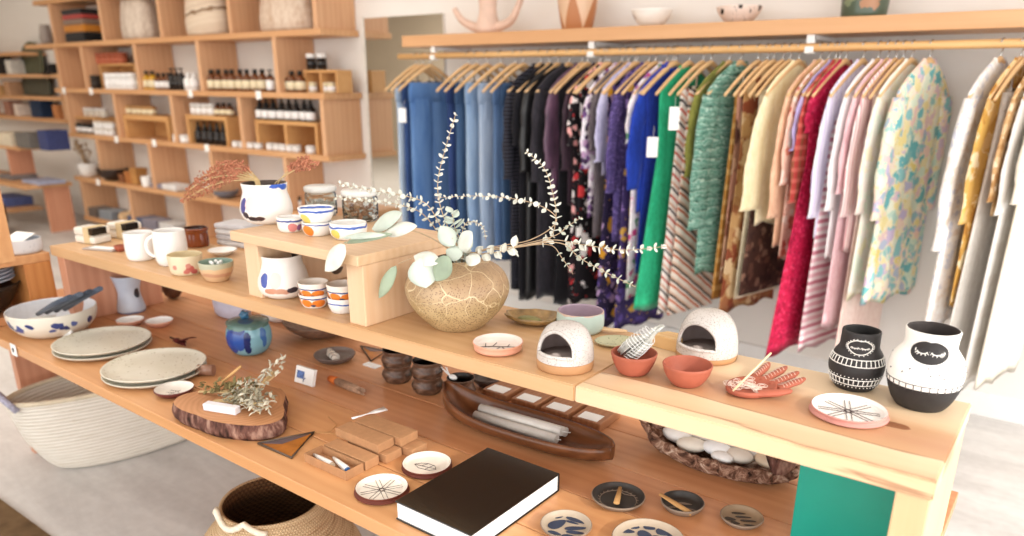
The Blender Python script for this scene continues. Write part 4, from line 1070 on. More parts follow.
for k, (x, y, rz, lab) in enumerate(((-1.365, 1.038, -.12, 'white ceramic pen with tan tip in the open kraft box'), (-1.315, 1.05, -.28, 'white ceramic pen with blue tip in the open kraft box'))):
    t = thing('ceramic_pen', lab, 'pen', (x, y, LO+.0125), rz)
    m = MB(); m.tube([(-.045, 0, 0), (-.02, 0, 0), (.02, 0, 0), (.034, 0, 0)], [.003, .006, .009, .008], 12); m.build('barrel', WHITEG, t)
    m = MB(); m.tube([(.0345, 0, 0), (.04, 0, 0)], [.008, .0065], 12); m.build('tip', plain('pen_tip_%d' % k, ('#c9b49a', '#3f6fae')[k], .4), t)
p = onz(352, 419, LO+.05); q = onz(386, 411, LO+.05); m = MB(); d = q-p
m.rings([[Vector((d.x*u, d.y*u, .002+.006*u))+Vector((-d.y, d.x, 0)).normalized()*w*s+Vector((0, 0, k)) for s, k in ((-1, 0), (1, 0), (1, .001), (-1, .001))] for u, w in ((0, .006), (.25, .004), (.45, .002), (.7, .011), (1, .013))])
solo('paper_twist', m, PAPER, (p.x, p.y, LO+.0492), 'white paper twist lying on the top kraft box', 'paper')
CREAMC = plain('cream_slip_face', '#f1e7da', .5)
o, P, r = disc_dish('coaster', 'round cream coaster with crossing lines, the one closer to the table edge', 382, 492, LO, 27, CREAMC, TERRAD, .012, 'coaster', .9, .004)
disc_lines(o, star_lines(r, .25), .0056, INK, .0005)
o, P, r = disc_dish('coaster', 'round cream coaster with leaf drawing beside the black book', 427, 468, LO, 25, CREAMC, TERRAD, .013, 'coaster', .88, .004)
disc_lines(o, [[(-.03, -.012), (-.01, -.02), (.02, -.014), (.03, .0), (.015, .012), (-.005, .01), (-.02, .002), (-.03, -.012)], [(-.03, -.012), (0, -.006), (.028, .002)], [(-.01, -.008), (-.005, .008)], [(.008, -.016), (.012, .01)]], .0056, INK, .0006)
# --- book
BC = [onz(x, y, LO+.046) for x, y in ((395, 501), (487, 448), (561, 471))]
ux = (BC[2]-BC[1]); uy = (BC[1]-BC[0]); bw, bl = ux.length*1.02, uy.length*1.01
ang = math.atan2(uy.y, uy.x)-PI/2
t = thing('hardback_book', 'large black hardback book lying on the lower table top', 'book', (BC[0].x, BC[0].y, LO+.0006), ang)
BKM = plain('black_cloth_cover', '#1d1814', .2, .5, .05, 60)
m = MB(); m.box((0, 0, 0), (bw, bl, .0035), bev=.001); m.build('back_cover', BKM, t)
m = MB(); m.box((0, 0, .0425), (bw, bl, .046), bev=.001); m.build('front_cover', BKM, t)
m = MB(); m.box((0, bl-.0035, .003), (bw, bl, .043)); m.build('spine', BKM, t)
pg = stripes('page_edges', ('#f6f5f6', '#e8e7ea', '#fbfafb'), .0024, (0, 0, 0), 2, .7)
m = MB(); m.box((.003, .003, .0036), (bw-.003, bl-.004, .0424)); m.build('page_block', pg, t)
# --- dark brown cups
def brown_glaze():
    t = NT('brown_tenmoku', .35, .5); v = t.co((1, 1, 2.2)); f, _ = t.noise(v, 22, 3, .6, 1.2)
    return t.done(t.ramp(f, [(.35, '#33241c'), (.55, '#6e4f3d'), (.68, '#8d7563'), (.8, '#59607a')]))
BG = brown_glaze(); BGI = plain('brown_cup_inside', '#231812', .35)
def cup2(bx, by, hw, hpx, z, lab, wide=1.0):
    P, pr = px_prof(bx, by, LO, [(hw*.78, by), (hw*.98, by-hpx*.3), (hw, by-hpx*.5), (hw*.86, by-hpx*.78), (hw*.95, by-hpx)])
    pr = smooth_prof(pr, 3); m = MB(); m.lathe(thick(pr, .0035), 36, mats=[0]*(len(pr)+2)+[1]*90)
    solo('stoneware_cup', m, [BG, BGI], (P.x, P.y, LO+z+.0006), lab, 'cup', 'dark brown stacked cups'); return pr[-1][1], P
h, _ = cup2(398, 380, 15.5, 16, 0, 'lower brown cup of the stack under the shelf beside the paper label')
cup2(398, 380, 15.5, 16, h-.006, 'upper brown cup of the stack under the shelf beside the paper label')
h, _ = cup2(428, 391, 16, 16, 0, 'lower brown cup of the middle stack behind the wooden trough')
cup2(428, 391, 16, 16, h-.006, 'upper brown cup of the middle stack behind the wooden trough')
h, TPc = cup2(461, 400, 15, 22, 0, 'single brown cup holding a white tassel beside the trough bow')
t = thing('white_tassel', 'white tassel hanging out of the single brown cup', 'tassel', (TPc.x-.012, TPc.y-.02, LO+h))
m = MB(); m.ball((0, 0, .006), .009, 10, 8, (1.6, .9, .9)); m.build('knot', PAPER, t)
m = MB()
for i in range(8): m.tube([(-.008, 0, .006), (-.02+U(-.004, .004), U(-.006, .006), .016), (-.032+U(-.006, .006), U(-.01, .01), .02+U(0, .012))], .0012, 5)
m.build('thread', PAPER, t)
disc_dish('stoneware_dish', 'dark stoneware dish under the shelf behind the trough', 487, 386, LO, 15, plain('dark_dish_glaze', '#5c4c44', .4, .4, .15), plain('dark_dish_rim', '#4c3d36', .4), .03, 'dish', .5, .004)
# --- long wooden trough
A, B = onz(452, 400, LO+.05), onz(604, 446, LO+.05)
ax = (B-A); L = ax.length+.05; rz = math.atan2(ax.y, ax.x); c = (A+B)/2
t = thing('dough_trough', 'long dark carved wooden trough with rounded ends', 'trough', (c.x, c.y, LO+.0006), rz)
m = MB(); n = 28; Rg = []
def hull(u):   # u -1..1 -> half width, rim height, keel height
    w = .074*(1-abs(u)**2.6)**.55+.004; top = .052+.050*max(0, -u)**4+.004*max(0, u)**2; return w, top, .0+.02*abs(u)**5
out_, in_ = [], []
for i in range(n+1):
    u = -1+2*i/n; x = u*L/2; w, tp_, kz = hull(u*.995)
    ring = []
    for k in range(13):
        a = PI*k/12; ring.append(Vector((x, -math.cos(a)*w, kz+(tp_-kz)*(1-math.sin(a)**.75))))
    for k in range(13):
        a = PI*k/12; ww = max(.0005, w-.009); kk = min(tp_-.001, kz+.012); e = 1 if abs(u) < .9 else .3
        ring.append(Vector((x, math.cos(a)*ww, tp_-.0005-(tp_-kk)*math.sin(a)**.75*max(0, 1-abs(u)**6)))) 
    Rg.append(ring)
m.rings(Rg, True, True)
m.build('trough_hull', wood('trough_walnut', '#8f5a38', '#40200f', 'X', 1.3, .28, seed=4), t)
for k, (dy, dz, lab) in enumerate(((-.02, .0, 'white taper candle in the trough, closest to the rim in front'), (.005, .012, 'white taper candle lying on top of the others in the trough'), (.026, .002, 'white taper candle in the trough, on the label-block side'))):
    p = c+Matrix.Rotation(rz, 3, 'Z') @ Vector((-.02, dy+.01, 0))
    tt = thing('taper_candle', lab, 'candle', (p.x, p.y, LO+.033+dz), rz+.02)
    m = MB(); m.tube([(-.13, 0, 0), (.13, 0, 0)], .0125, 12); m.build('wax', plain('grey_wax', '#d8d2ca', .45, .4, .04), tt)
    m = MB(); m.tube([(.13, 0, 0), (.142, 0, .002)], .0012, 5); m.build('wick', PAPER, tt)
# --- labelled wooden blocks
BLW = wood('block_wood', '#b9825a', '#8a5839', 'Y', 2, .5)
for k, (x, lab) in enumerate(((-1.285, 'wooden label block closest to the brown cups'), (-1.175, 'second wooden label block from the brown cups'), (-1.070, 'third wooden label block from the brown cups'), (-.965, 'wooden label block at the end of the row, toward the bark bowl'))):
    t = thing('label_block', lab, 'block', (x, 1.665, LO+.0006), .04, 'wooden label blocks in a row')
    m = MB(); m.box((-.044, -.062, 0), (.044, .062, .026), bev=.003); m.build('block_body', BLW, t)
    m = MB(); m.box((-.030, -.055, .0262), (.030, -.012, .0275)); m.build('label', PAPER, t)
# --- bark bowl with stones
P = onz(722, 452, LO); BKP = Vector((-.605, 1.635, LO))
t = thing('bark_bowl', 'rough bark bowl filled with pale stones under the shelf', 'bowl', (BKP.x, BKP.y, LO+.0006), .02)
m = MB(); rr = []
for q, z, nz in ((.70, 0, 0), (.86, .010, .010), (.96, .030, .016), (1.0, .052, .016), (.94, .056, .012), (.84, .036, .008), (.5, .02, .002), (.05, .018, 0)):
    ring = []
    for i in range(90):
        a = 2*PI*i/90; nn = mnoise.noise((math.cos(a)*4, math.sin(a)*4, z*20)); n2 = mnoise.noise((math.cos(a)*13, math.sin(a)*13, z*50))
        up = .03*max(0, -math.cos(a))**3*q
        ring.append(Vector((math.cos(a)*(.205*q+nz*(nn+n2)), math.sin(a)*(.088*q+nz*(nn+n2)), z*.9+up+.012*q*nn*(1 if z > .01 else 0))))
    rr.append(ring)
bk = NT('bowl_bark', .8, .2); f_, _ = bk.noise(bk.co(), 38, 5, .65, 1.0); bk.bump(f_, .7, .012)
m.rings(rr); m.build('bark_shell', bk.done(bk.ramp(f_, [(.32, '#2b1b14'), (.47, '#7d5846'), (.58, '#b08e78'), (.7, '#d8c4b2')])), t)
st = [(-.10, -.01, .05, .034), (-.05, -.045, .048, .030), (-.045, .02, .055, .036), (.01, -.03, .052, .030), (.02, .03, .054, .036), (.065, -.03, .05, .028), (.085, .02, .05, .034), (.035, -.065, .048, .022), (-.09, .04, .052, .03), (.125, -.01, .05, .026)]
sl = ['white egg stone at the torn end of the bark bowl', 'large cream stone at the front of the bark bowl', 'grey stone in the middle of the bark bowl', 'round white stone at the front of the bark bowl', 'flat grey stone under the shelf edge in the bark bowl', 'beige stone beside the round white one in the bark bowl', 'grey stone at the teal-board side of the bark bowl', 'small white stone low at the front of the bark bowl', 'grey stone at the back of the bark bowl near its torn end', 'small tan stone at the teal-board end of the bark bowl']
scol = ['#ece8e2', '#e6ddcf', '#cfcac4', '#f0efee', '#c8c4c0', '#d9cdbf', '#bdb8b4', '#efece8', '#c2bdb8', '#cdb79d']
for (x, y, z, r), lab, cc in zip(st, sl, scol):
    m = MB(); m.ball((0, 0, 0), r, 20, 12, (1.25, .8, .6), Matrix.Rotation(U(-.4, .4), 3, 'Z'))
    solo('river_stone', m, plain('stone_'+cc[1:], cc, .5, .35, .05), (BKP.x+x, BKP.y+y*.8, LO+z+.002), lab, 'stone', 'stones in the bark bowl')
for x, y, lab in ((.165, -.03, 'curled dark bark chip at the teal-board end of the bark bowl'), (-.17, .0, 'upright torn bark chip at the other end of the bark bowl')):
    m = MB(); rr = [[Vector((math.cos(a)*(.02+.006*k), math.sin(a)*.018, .012*k+.006*mnoise.noise((a, k, x)))) for a in [2*PI*i/16 for i in range(16)]] for k in range(4)]
    m.rings(rr); solo('bark_chip', m, BARK, (BKP.x+x, BKP.y+y, LO+.045), lab, 'bark chip')
# --- small patterned dishes along the edge
GD = plain('charcoal_clay', '#38332f', .45, .35, .08); GT = plain('taupe_rim', '#8c7a6a', .5, .3, .06)
NAVY = plain('navy_brush', '#3a4358', .5, .3, .06); CRM = plain('clay_grey_cream', '#b8a793', .5, .3, .05)
def leafpat(o, leaves, z, mat):
    m = MB()
    for x, y, a, L, W in leaves:
        pts = []
        for i in range(20):
            q = 2*PI*i/20; u = math.cos(q)*L/2; v = math.sin(q)*W/2*(1-.35*math.cos(q)); pts.append((x+u*math.cos(a)-v*math.sin(a), y+u*math.sin(a)+v*math.cos(a)))
        m.poly(pts, z-.0002, z+.0005)
    m.build('painted_leaf', mat, o)
o, P, r = disc_dish('pattern_dish', 'charcoal dish with scalloped line and wood stick closest to the book', 618, 502, LO, 27, GD, GT, .016)
disc_lines(o, [[(math.cos(a)*r*.68, math.sin(a)*r*.68) for a in [2*PI*i/30*.8 for i in range(31)]], [(-r*.3, r*.6), (0, r*.5), (r*.3, r*.6)]]+[[(math.cos(a)*r*.78, math.sin(a)*r*.78), (math.cos(a+.12)*r*.68, math.sin(a+.12)*r*.68)] for a in [i*.26 for i in range(20)]], .0052, GT, .0011)
m = MB(); m.tube([(-.002, .036, .001), (0, 0, 0), (.002, -.038, .002)], [.004, .006, .007], 8, flat=.45); solo('palo_santo_chip', m, plain('palo_santo_chip', '#c99a63', .7, .2, .1), (P.x, P.y, LO+.017), 'pale wood chip lying across the charcoal dish by the book', 'wood chip', rz=.35)
o, P, r = disc_dish('pattern_dish', 'smaller charcoal dish with a longer wood stick', 682, 509, LO, 22, GD, GT, .018)
leafpat(o, [(.0, .015, .4, .03, .008), (.018, 0, .2, .03, .006), (-.012, -.012, .6, .03, .006)], .0055, GT)
a = onz(660, 494, LO+.03); b = onz(692, 514, LO+.013); m = MB(); m.tube([(0, 0, 0), (b-a)*.5, b-a], [.005, .0075, .008], 8, flat=.5); solo('palo_santo_chip', m, plain('palo_santo_chip', '#c99a63', .7, .2, .1), a, 'pale wood chip propped on the smaller charcoal dish', 'wood chip')
o, P, r = disc_dish('pattern_dish', 'grey-cream dish with navy leaf brushwork cut by the picture edge beside the book', 566, 530, LO, 26, CRM, GT, .014)
leafpat(o, [(-.022, .0, 1.3, .046, .026), (.018, .010, .7, .048, .013), (.026, -.004, .45, .04, .011), (.004, .036, .1, .052, .012), (.0, .024, .15, .03, .007), (.024, -.026, .5, .032, .018), (-.036, .026, .9, .024, .013), (-.008, -.032, .2, .03, .012)], .0056, NAVY)
o, P, r = disc_dish('pattern_dish', 'larger grey-cream dish with navy dots and leaf at the picture edge', 648, 545, LO, 37, CRM, GT, .014)
leafpat(o, [(-.024, .052, 0, .026, .022), (.008, .054, 0, .032, .028), (-.05, .034, .3, .022, .018), (.047, .036, -.6, .062, .024), (-.055, .01, .4, .034, .016), (-.02, .022, .2, .03, .024), (.012, .018, 0, .036, .03), (.05, -.01, .9, .04, .02)], .0056, NAVY)
o, P, r = disc_dish('pattern_dish', 'small taupe dish with dark leaf marks in front of the teal board', 741, 522, LO, 22, plain('taupe_dish', '#9c8469', .5, .3, .08), GT, .014)
leafpat(o, [(-.014, .02, .5, .03, .007), (0, .012, .5, .034, .007), (.014, .004, .5, .034, .007), (.024, -.01, .5, .028, .006), (-.02, -.012, .3, .024, .012), (-.005, -.02, .2, .02, .01)], .0056, plain('dark_brown_mark', '#3c3029', .5))
# --- crate contents and white dish on it
P = onx(8, 284, -3.15)
for k in range(4):
    m = MB(); m.lathe([(0, 0), (.085, 0), (.13, .012), (.135, .016), (.13, .016), (.085, .006), (0, .006)], 40)
    solo('blue_plate', m, [plain('blue_white_plate', ('#d6dbe6', '#c9d1e2')[k % 2], .3)], (-3.33, .985, LO+.155+k*.014), ('lowest', 'second lowest', 'second highest', 'topmost')[k]+' blue-white plate of the pile in the open crate', 'plate', 'plates in the open crate')
m = MB(); m.lathe([(0, 0), (.06, 0), (.1, .03), (.14, .10), (.15, .118), (.142, .118), (.09, .03), (0, .012)], 44)
solo('serving_bowl', m, plain('black_bowl', '#2a211c', .35), (-3.33, .985, LO+.032), 'black bowl carrying the blue-white plates in the open crate', 'bowl')
o, P, pr = vessel('white_dish', 'thick white dish standing on top of the open crate', 'dish', 22, 252, LO+.255, [(19, 252), (22, 250), (22.5, 244), (22, 239)], speckle('white_speckle', '#dfe0e2', '#b9bcc2', 90, .2, .35), plain('white_dish_inside', '#b5bcc6', .35))
m = MB(); m.box((-.05, -.035, 0), (.05, .035, .0015), rot=Matrix.Rotation(.35, 3, 'X')); solo('paper_slip', m, PAPER, (P.x, P.y, LO+.255+pr[-1][1]+.008), 'white paper slip lying in the thick white dish', 'paper', rz=.3)
# ------------------------------------------------------------------ baskets on the floor
PALM = woven('palm_weave', '#fbf4e8', '#dccfba', .016, .85, 60, False)
t = thing('palm_basket', 'wide cream palm-leaf basket lying under the lower table top', 'basket', (-3.27, 1.50, .0), PI/2-.12)
pr = smooth_prof([(.33, .0), (.39, .03), (.46, .15), (.50, .27), (.515, .355)], 5)
m = MB(); full = [(0, .002)]+[(r, z+.002) for r, z in pr]+[(r-.014, z) for r, z in reversed(pr)][:-2]+[(0, .03)]
m.lathe(full, 72, ell=.36, wob=.02); m.build('basket_body', PALM, t)
m = MB(); m.tube([(math.cos(a)*.508, math.sin(a)*.508*.36, .357) for a in [2*PI*i/60 for i in range(61)]], .011, 8); m.build('rim', plain('palm_rim', '#e2d3b8', .8), t)
for s in (-1,):
    m = MB(); m.tube([(s*.49, -.07, .335), (s*.52, -.05, .385), (s*.53, 0, .40), (s*.52, .05, .385), (s*.49, .07, .335)], .013, 8); m.build('handle', plain('striped_handle', '#b9b6c8', .7, .2, .2, 90), t)
SEA = woven('seagrass', '#d8ba94', '#a07a54', .008, .9, 110)
SEAD = woven('seagrass_dark', '#7d5638', '#382315', .012, .9, 64)
P = onz(268, 497, .44)
t = thing('belly_basket', 'round seagrass belly basket with white rope handle under the table', 'basket', (P.x+.02, P.y, 0))
pr = smooth_prof([(.16, 0), (.215, .03), (.258, .13), (.255, .24), (.205, .33), (.16, .385), (.147, .44)], 5)
m = MB(); full = [(0, .002)]+[(r, z+.002) for r, z in pr]+[(r-.009, z) for r, z in reversed(pr)][:-1]+[(0, .012)]
m.lathe(full, 72, mats=[0]*(len(pr)+1)+[1]*99); m.build('basket_body', [SEA, SEAD], t)
m = MB(); pts = []
for i in range(25):
    a = facing(P)-1.75+i/24*1.6; q = abs(math.sin(i/24*PI*2)); rr_ = .152-.0*q; pts.append((math.cos(a)*(rr_+.004), math.sin(a)*(rr_+.004), .452-.03*abs(math.cos(i/24*PI*2))))
m.tube(pts, .009, 8); m.build('rope_handle', plain('white_rope', '#efe2cc', .85, .2, .1, 60), t)
# ------------------------------------------------------------------ wall shelving of fir boards
SF, SB = 3.87, 4.245
ZS = {'Z': 2.365, 'A': 1.94, 'B': 1.49, 'C': 1.028, 'D': .555, 'E': .115}
S = thing('fir_shelving', 'long fir wall shelving with staggered upright dividers', 'shelving', (-6.9, SF, 0))
def sp(name, a, b, m):
    o = Vector((-6.9, SF, 0)); return MB().box(Vector(a)-o, Vector(b)-o, bev=.003).build(name, m, S)
ends = {'Z': (-9.35, -4.71), 'A': (-9.75, -4.70), 'B': (-9.2, -4.705), 'C': (-9.06, -4.70), 'D': (-9.12, -4.70), 'E': (-9.06, -4.70)}
TH = .022
for k, z in ZS.items(): sp('shelf_board', (ends[k][0], SF, z-TH), (ends[k][1], SB, z+TH), W_SHELF)
d1 = [-4.775, -5.84, -6.9, -7.96, -9.02]; d2 = [-5.29, -6.36, -7.42, -8.48]
for lo, hi, xs in (('A', 'Z', d1), ('B', 'A', d2+[-9.06]), ('C', 'B', d1), ('D', 'C', d2), ('E', 'D', d1)):
    for x in xs: sp('divider', (x, SF+.004, ZS[lo]+TH), (x+.045, SB, ZS[hi]-TH), W_DIV)
# --- goods on the wall shelving
def zt(k): return ZS[k]+TH+.0006
def xat(px, row, y=3.97):
    return ony(px, proj((-7, SF, ZS[row]))[1], y).x
AMB = plain('amber_bottle', '#6b3a17', .15, .6, .15); DKB = plain('dark_bottle', '#1d1a1b', .2, .5, .1); WHB = plain('white_bottle', '#efeeec', .4, .4, .02)
LBL = plain('cream_label', '#e9dcbc', .7, .2, .03); WLB = plain('white_label', '#f1efee', .7, .2, .02); CAPB = plain('black_cap', '#191717', .4); GOLD = plain('yellow_oil', '#c99622', .15, .6, .1)
TIN = plain('candle_tin', '#e3e1de', .35, .5, .05); CLR = plain('pale_jar', '#ded6c9', .2, .5, .08); TERR2 = plain('clay_jar', '#b9674b', .5, .3, .1); CHA = plain('charcoal_jar', '#38332f', .5, .3)
def bottle_mesh(w, h, body, cap, lab, kind):
    m = MB(); r = w/2
    if kind == 'bottle': pr = [(0, 0), (r*.95, 0), (r, h*.03), (r, h*.58), (r*.9, h*.66), (r*.42, h*.75), (r*.40, h*.80)]; cp = [(r*.46, h*.80), (r*.46, h*.97), (r*.38, h), (0, h)]; lz = (h*.12, h*.5)
    elif kind == 'dropper': pr = [(0, 0), (r*.95, 0), (r, h*.03), (r, h*.5), (r*.85, h*.58), (r*.5, h*.63)]; cp = [(r*.55, h*.63), (r*.55, h*.76), (r*.3, h*.8), (r*.28, h*.97), (0, h)]; lz = (h*.08, h*.44)
    elif kind == 'pump': pr = [(0, 0), (r*.95, 0), (r, h*.03), (r, h*.6), (r*.6, h*.7)]; cp = [(r*.5, h*.7), (r*.5, h*.78), (r*.15, h*.8), (r*.15, h*.93), (r*.55, h*.94), (r*.5, h), (0, h)]; lz = (h*.1, h*.52)
    else: pr = [(0, 0), (r*.93, 0), (r, h*.05), (r, h*.72)]; cp = [(r*1.02, h*.73), (r*1.02, h*.96), (r*.95, h), (0, h)]; lz = (h*.14, h*.62)
    m.mi = 0; m.lathe(pr, 20); m.mi = 1; m.lathe(cp, 20); m.mi = 2
    m.lathe([(r*1.015, lz[0]), (r*1.015, lz[1])], 20)
    me_ = m
    return me_, [body, cap, lab]
def cluster(name, cat, px0, px1, n, row, w, h, body, cap, lab, kind, label, group, zoff=0.0, y=3.97, rows=1, dy=.09, stack=0):
    """countable goods in a row: one mesh, copied for each"""
    x0, x1 = xat(px0, row, y), xat(px1, row, y)
    mb, mats = bottle_mesh(w, h, body, cap, lab, kind); first = None
    for s in range(stack+1):
        for q in range(rows):
            for k in range(n):
                x = x0+(x1-x0)*((k+.5)/n); loc = (x+U(-.004, .004), y+q*dy+U(-.006, .006), zt(row)+zoff+s*(h+.001))
                if first is None:
                    first = solo(name, mb, mats, loc, label, cat, group)
                else: copy_tree(first, loc)
def crate(px0, px1, row, h, label, zoff=0, divs=0, y0=3.9, d=.26, back=True, t=.02):
    x0, x1 = xat(px0, row, y0), xat(px1, row, y0); w = x1-x0
    c = thing('display_crate', label, 'crate', ((x0+x1)/2, y0, zt(row)+zoff))
    def b(nm, a, e): MB().box(a, e, bev=.002).build(nm, wood('crate_pine', '#dfaf76', '#c08a52', 'X', 1.5, .5), c)
    b('crate_top', (-w/2, 0, h-t), (w/2, d, h)); b('crate_side', (-w/2, .001, 0), (-w/2+t, d, h-t)); b('crate_side', (w/2-t, .001, 0), (w/2, d, h-t))
    for k in range(divs): xx = -w/2+w*(k+1)/(divs+1); b('crate_divider', (xx-t/2, .001, 0), (xx+t/2, d, h-t))
    if back: b('crate_back', (-w/2+t, d-.012, 0), (w/2-t, d, h-t))
    return h
# second row (on board B)
cluster('bottle', 'bottle', 110, 137, 5, 'B', .105, .15, WHB, WHB, WLB, 'jar', 'squat white jar under the small crate of clay pots', 'white jars under the small crate', y=3.93)
crate(103, 138, 'B', .24, 'small open crate above the white jars, carrying clay pots', y0=3.99, d=.22)
cluster('clay_pot', 'pot', 104, 130, 5, 'B', .10, .105, TERR2, TERR2, TERR2, 'jar', 'small clay pot on top of the small crate', 'clay pots on the small crate', zoff=.241, y=4.05)
cluster('charcoal_pot', 'pot', 92, 103, 1, 'B', .12, .13, CHA, CHA, CHA, 'jar', 'charcoal pot standing alone beside the small crate of clay pots', None)
cluster('oil_bottle', 'bottle', 140, 158, 3, 'B', .085, .17, GOLD, CAPB, LBL, 'bottle', 'yellow oil bottle with cream label in the middle cubby of the bottle row', 'yellow oil bottles', y=3.95)
cluster('label_bottle', 'bottle', 158, 173, 3, 'B', .075, .15, AMB, CAPB, WLB, 'bottle', 'small amber bottle with white label between yellow oil and black bottles', 'small amber bottles beside the oil', y=3.95)
cluster('black_bottle', 'bottle', 172, 187, 3, 'B', .07, .19, DKB, CAPB, DKB, 'pump', 'black pump bottle beside the white bottles', 'black pump bottles', y=3.95)
cluster('white_bottle', 'bottle', 187, 199, 2, 'B', .085, .15, WHB, WHB, WLB, 'bottle', 'white bottle against the divider in the bottle row', 'white bottles by the divider', y=3.95)
cluster('amber_bottle', 'bottle', 204, 268, 9, 'B', .085, .175, AMB, CAPB, LBL, 'bottle', 'amber bottle with black cap and cream label in the long bottle row', 'amber bottles in the long row', y=3.95)
cluster('serum_bottle', 'bottle', 268, 276, 1, 'B', .07, .17, AMB, CAPB, WLB, 'pump', 'pump bottle with white label at the end of the long amber row', None, y=3.91)
cluster('amber_bottle', 'bottle', 282, 305, 3, 'B', .08, .16, AMB, CAPB, LBL, 'bottle', 'amber bottle with black cap beside the two-bay candle crate', 'amber bottles by the candle crate', y=3.95)
crate(305, 338, 'B', .165, 'two-bay crate with white candles inside and two black bottles on top', divs=1, y0=3.98, d=.15)
CAN = plain('cream_candle', '#efe3bf', .4, .4, .04)
cluster('candle_glass', 'candle', 308, 319, 1, 'B', .07, .075, CAN, CAN, WLB, 'jar', 'cream candle in the first bay of the two-bay crate', None, y=4.03)
cluster('candle_glass', 'candle', 322, 336, 2, 'B', .07, .075, CAN, CAN, WLB, 'jar', 'cream candle in the wide bay of the two-bay crate', 'candles in the wide bay', y=4.03)
cluster('black_bottle', 'bottle', 309, 329, 2, 'B', .075, .12, DKB, WHB, DKB, 'jar', 'black bottle with white cap on the two-bay candle crate', 'black bottles on the candle crate', zoff=.166, y=4.06)
# third row (on board C)
cluster('spice_jar', 'jar', 98, 117, 4, 'C', .07, .068, WHB, CLR, WLB, 'jar', 'small white-label jar in the stacked block of jars', 'stacked white-label jars', y=3.93, stack=1)
cluster('spice_jar', 'jar', 80, 97, 3, 'C', .08, .10, CHA, CAPB, WLB, 'jar', 'dark jar with white label under the low crate', 'dark jars under the low crate', y=3.95)
crate(78, 98, 'C', .17, 'low open crate sheltering dark jars near the shelving end', y0=3.93, d=.28)
cluster('glass_jar', 'jar', 80, 112, 6, 'C', .08, .09, CLR, TIN, CLR, 'jar', 'pale glass jar on the low crate above the dark jars', 'pale jars on the low crate', zoff=.171, y=4.05)
crate(127, 171, 'C', .22, 'square open crate with a row of cork-top jars on it', y0=3.92, d=.3, t=.045)
cluster('cork_jar', 'jar', 128, 160, 6, 'C', .085, .085, plain('tan_jar', '#c9a878', .4, .4, .1), plain('cork', '#b98b58', .8), LBL, 'jar', 'tan jar with cork top on the square open crate', 'cork-top jars on the square crate', zoff=.221, y=4.0)
cluster('soap_tin', 'tin', 176, 191, 2, 'C', .10, .07, TIN, TIN, WLB, 'jar', 'white tin standing by the divider after the square crate', 'white tins by the divider', y=3.93)
crate(189, 229, 'C', .25, 'open crate with black bottles inside and clear jars on top', y0=3.92, d=.3, t=.035)
cluster('black_bottle', 'bottle', 197, 229, 5, 'C', .075, .19, DKB, CAPB, DKB, 'dropper', 'black dropper bottle inside the open crate', 'black bottles inside the crate', y=3.97)
cluster('clear_jar', 'jar', 197, 220, 4, 'C', .085, .10, CLR, TIN, WLB, 'jar', 'clear jar with white label on the crate of black bottles', 'clear jars on the bottle crate', zoff=.251, y=3.99)
cluster('amber_jar', 'jar', 220, 236, 3, 'C', .075, .11, AMB, CAPB, LBL, 'bottle', 'small amber jar beside the clear jars on the bottle crate', 'amber jars on the bottle crate', zoff=.251, y=3.99)
cluster('candle_tin', 'tin', 233, 262, 4, 'C', .075, .05, TIN, TIN, WLB, 'jar', 'low white tin between the two large crates', 'low tins between the crates', y=3.93)
crate(257, 318, 'C', .24, 'wide open crate with dark dropper bottles on top', y0=3.92, d=.3, divs=1, t=.03)
cluster('dropper_bottle', 'bottle', 260, 318, 8, 'C', .08, .17, DKB, CAPB, WLB, 'dropper', 'dark dropper bottle with white label on the wide crate', 'dropper bottles on the wide crate', zoff=.241, y=3.97)
cluster('candle_tin', 'tin', 268, 300, 5, 'C', .07, .055, TIN, TIN, WLB, 'jar', 'low white tin inside the wide crate', 'low tins inside the wide crate', y=3.95)
cluster('candle_tin', 'tin', 306, 317, 1, 'C', .08, .06, TIN, TIN, WLB, 'jar', 'single low white tin in the narrow bay of the wide crate', None, y=3.95)
# fourth row (on board D)
def ware(name, label, cat, px, row, pr, mat, y=4.0, inner=None, group=None, zoff=0):
    m = MB(); pr = smooth_prof(pr, 3); m.lathe(thick(pr, .006), 28, mats=[0]*(len(pr)+2)+[1]*90)
    o = solo(name, m, [mat, inner or mat], (xat(px, row, y), y, zt(row)+zoff), label, cat, group); return o
ware('wide_bowl', 'wide dark brown bowl on the fourth board of the shelving', 'bowl', 117, 'D', [(.07, 0), (.14, .05), (.165, .12)], plain('dark_bowl', '#33241d', .4), 3.98)
ware('white_pot', 'white pot of bare twigs at the shelving end', 'pot', 93, 'D', [(.07, 0), (.10, .05), (.115, .14)], WHITEG, 3.98)
t = thing('twig_bunch', 'dry bare twigs standing in the white pot on the shelving', 'twigs', (xat(93, 'D', 3.98), 3.98, zt('D')+.02))
m = MB()
for k in range(16):
    a = U(PI*.6, PI*1.5); e = Vector((math.cos(a)*U(.06, .22), math.sin(a)*.06, U(.24, .36))); m.tube([(0, 0, 0), e*.5+Vector((0, 0, .05)), e], [.006, .005, .002], 5)
    m.ball(e, .018, 6, 5); m.ball(e*.75+Vector((.02, 0, .03)), .014, 6, 5)
m.build('twig', plain('twig_tan', '#b99c7c', .9, .1, .2), t)
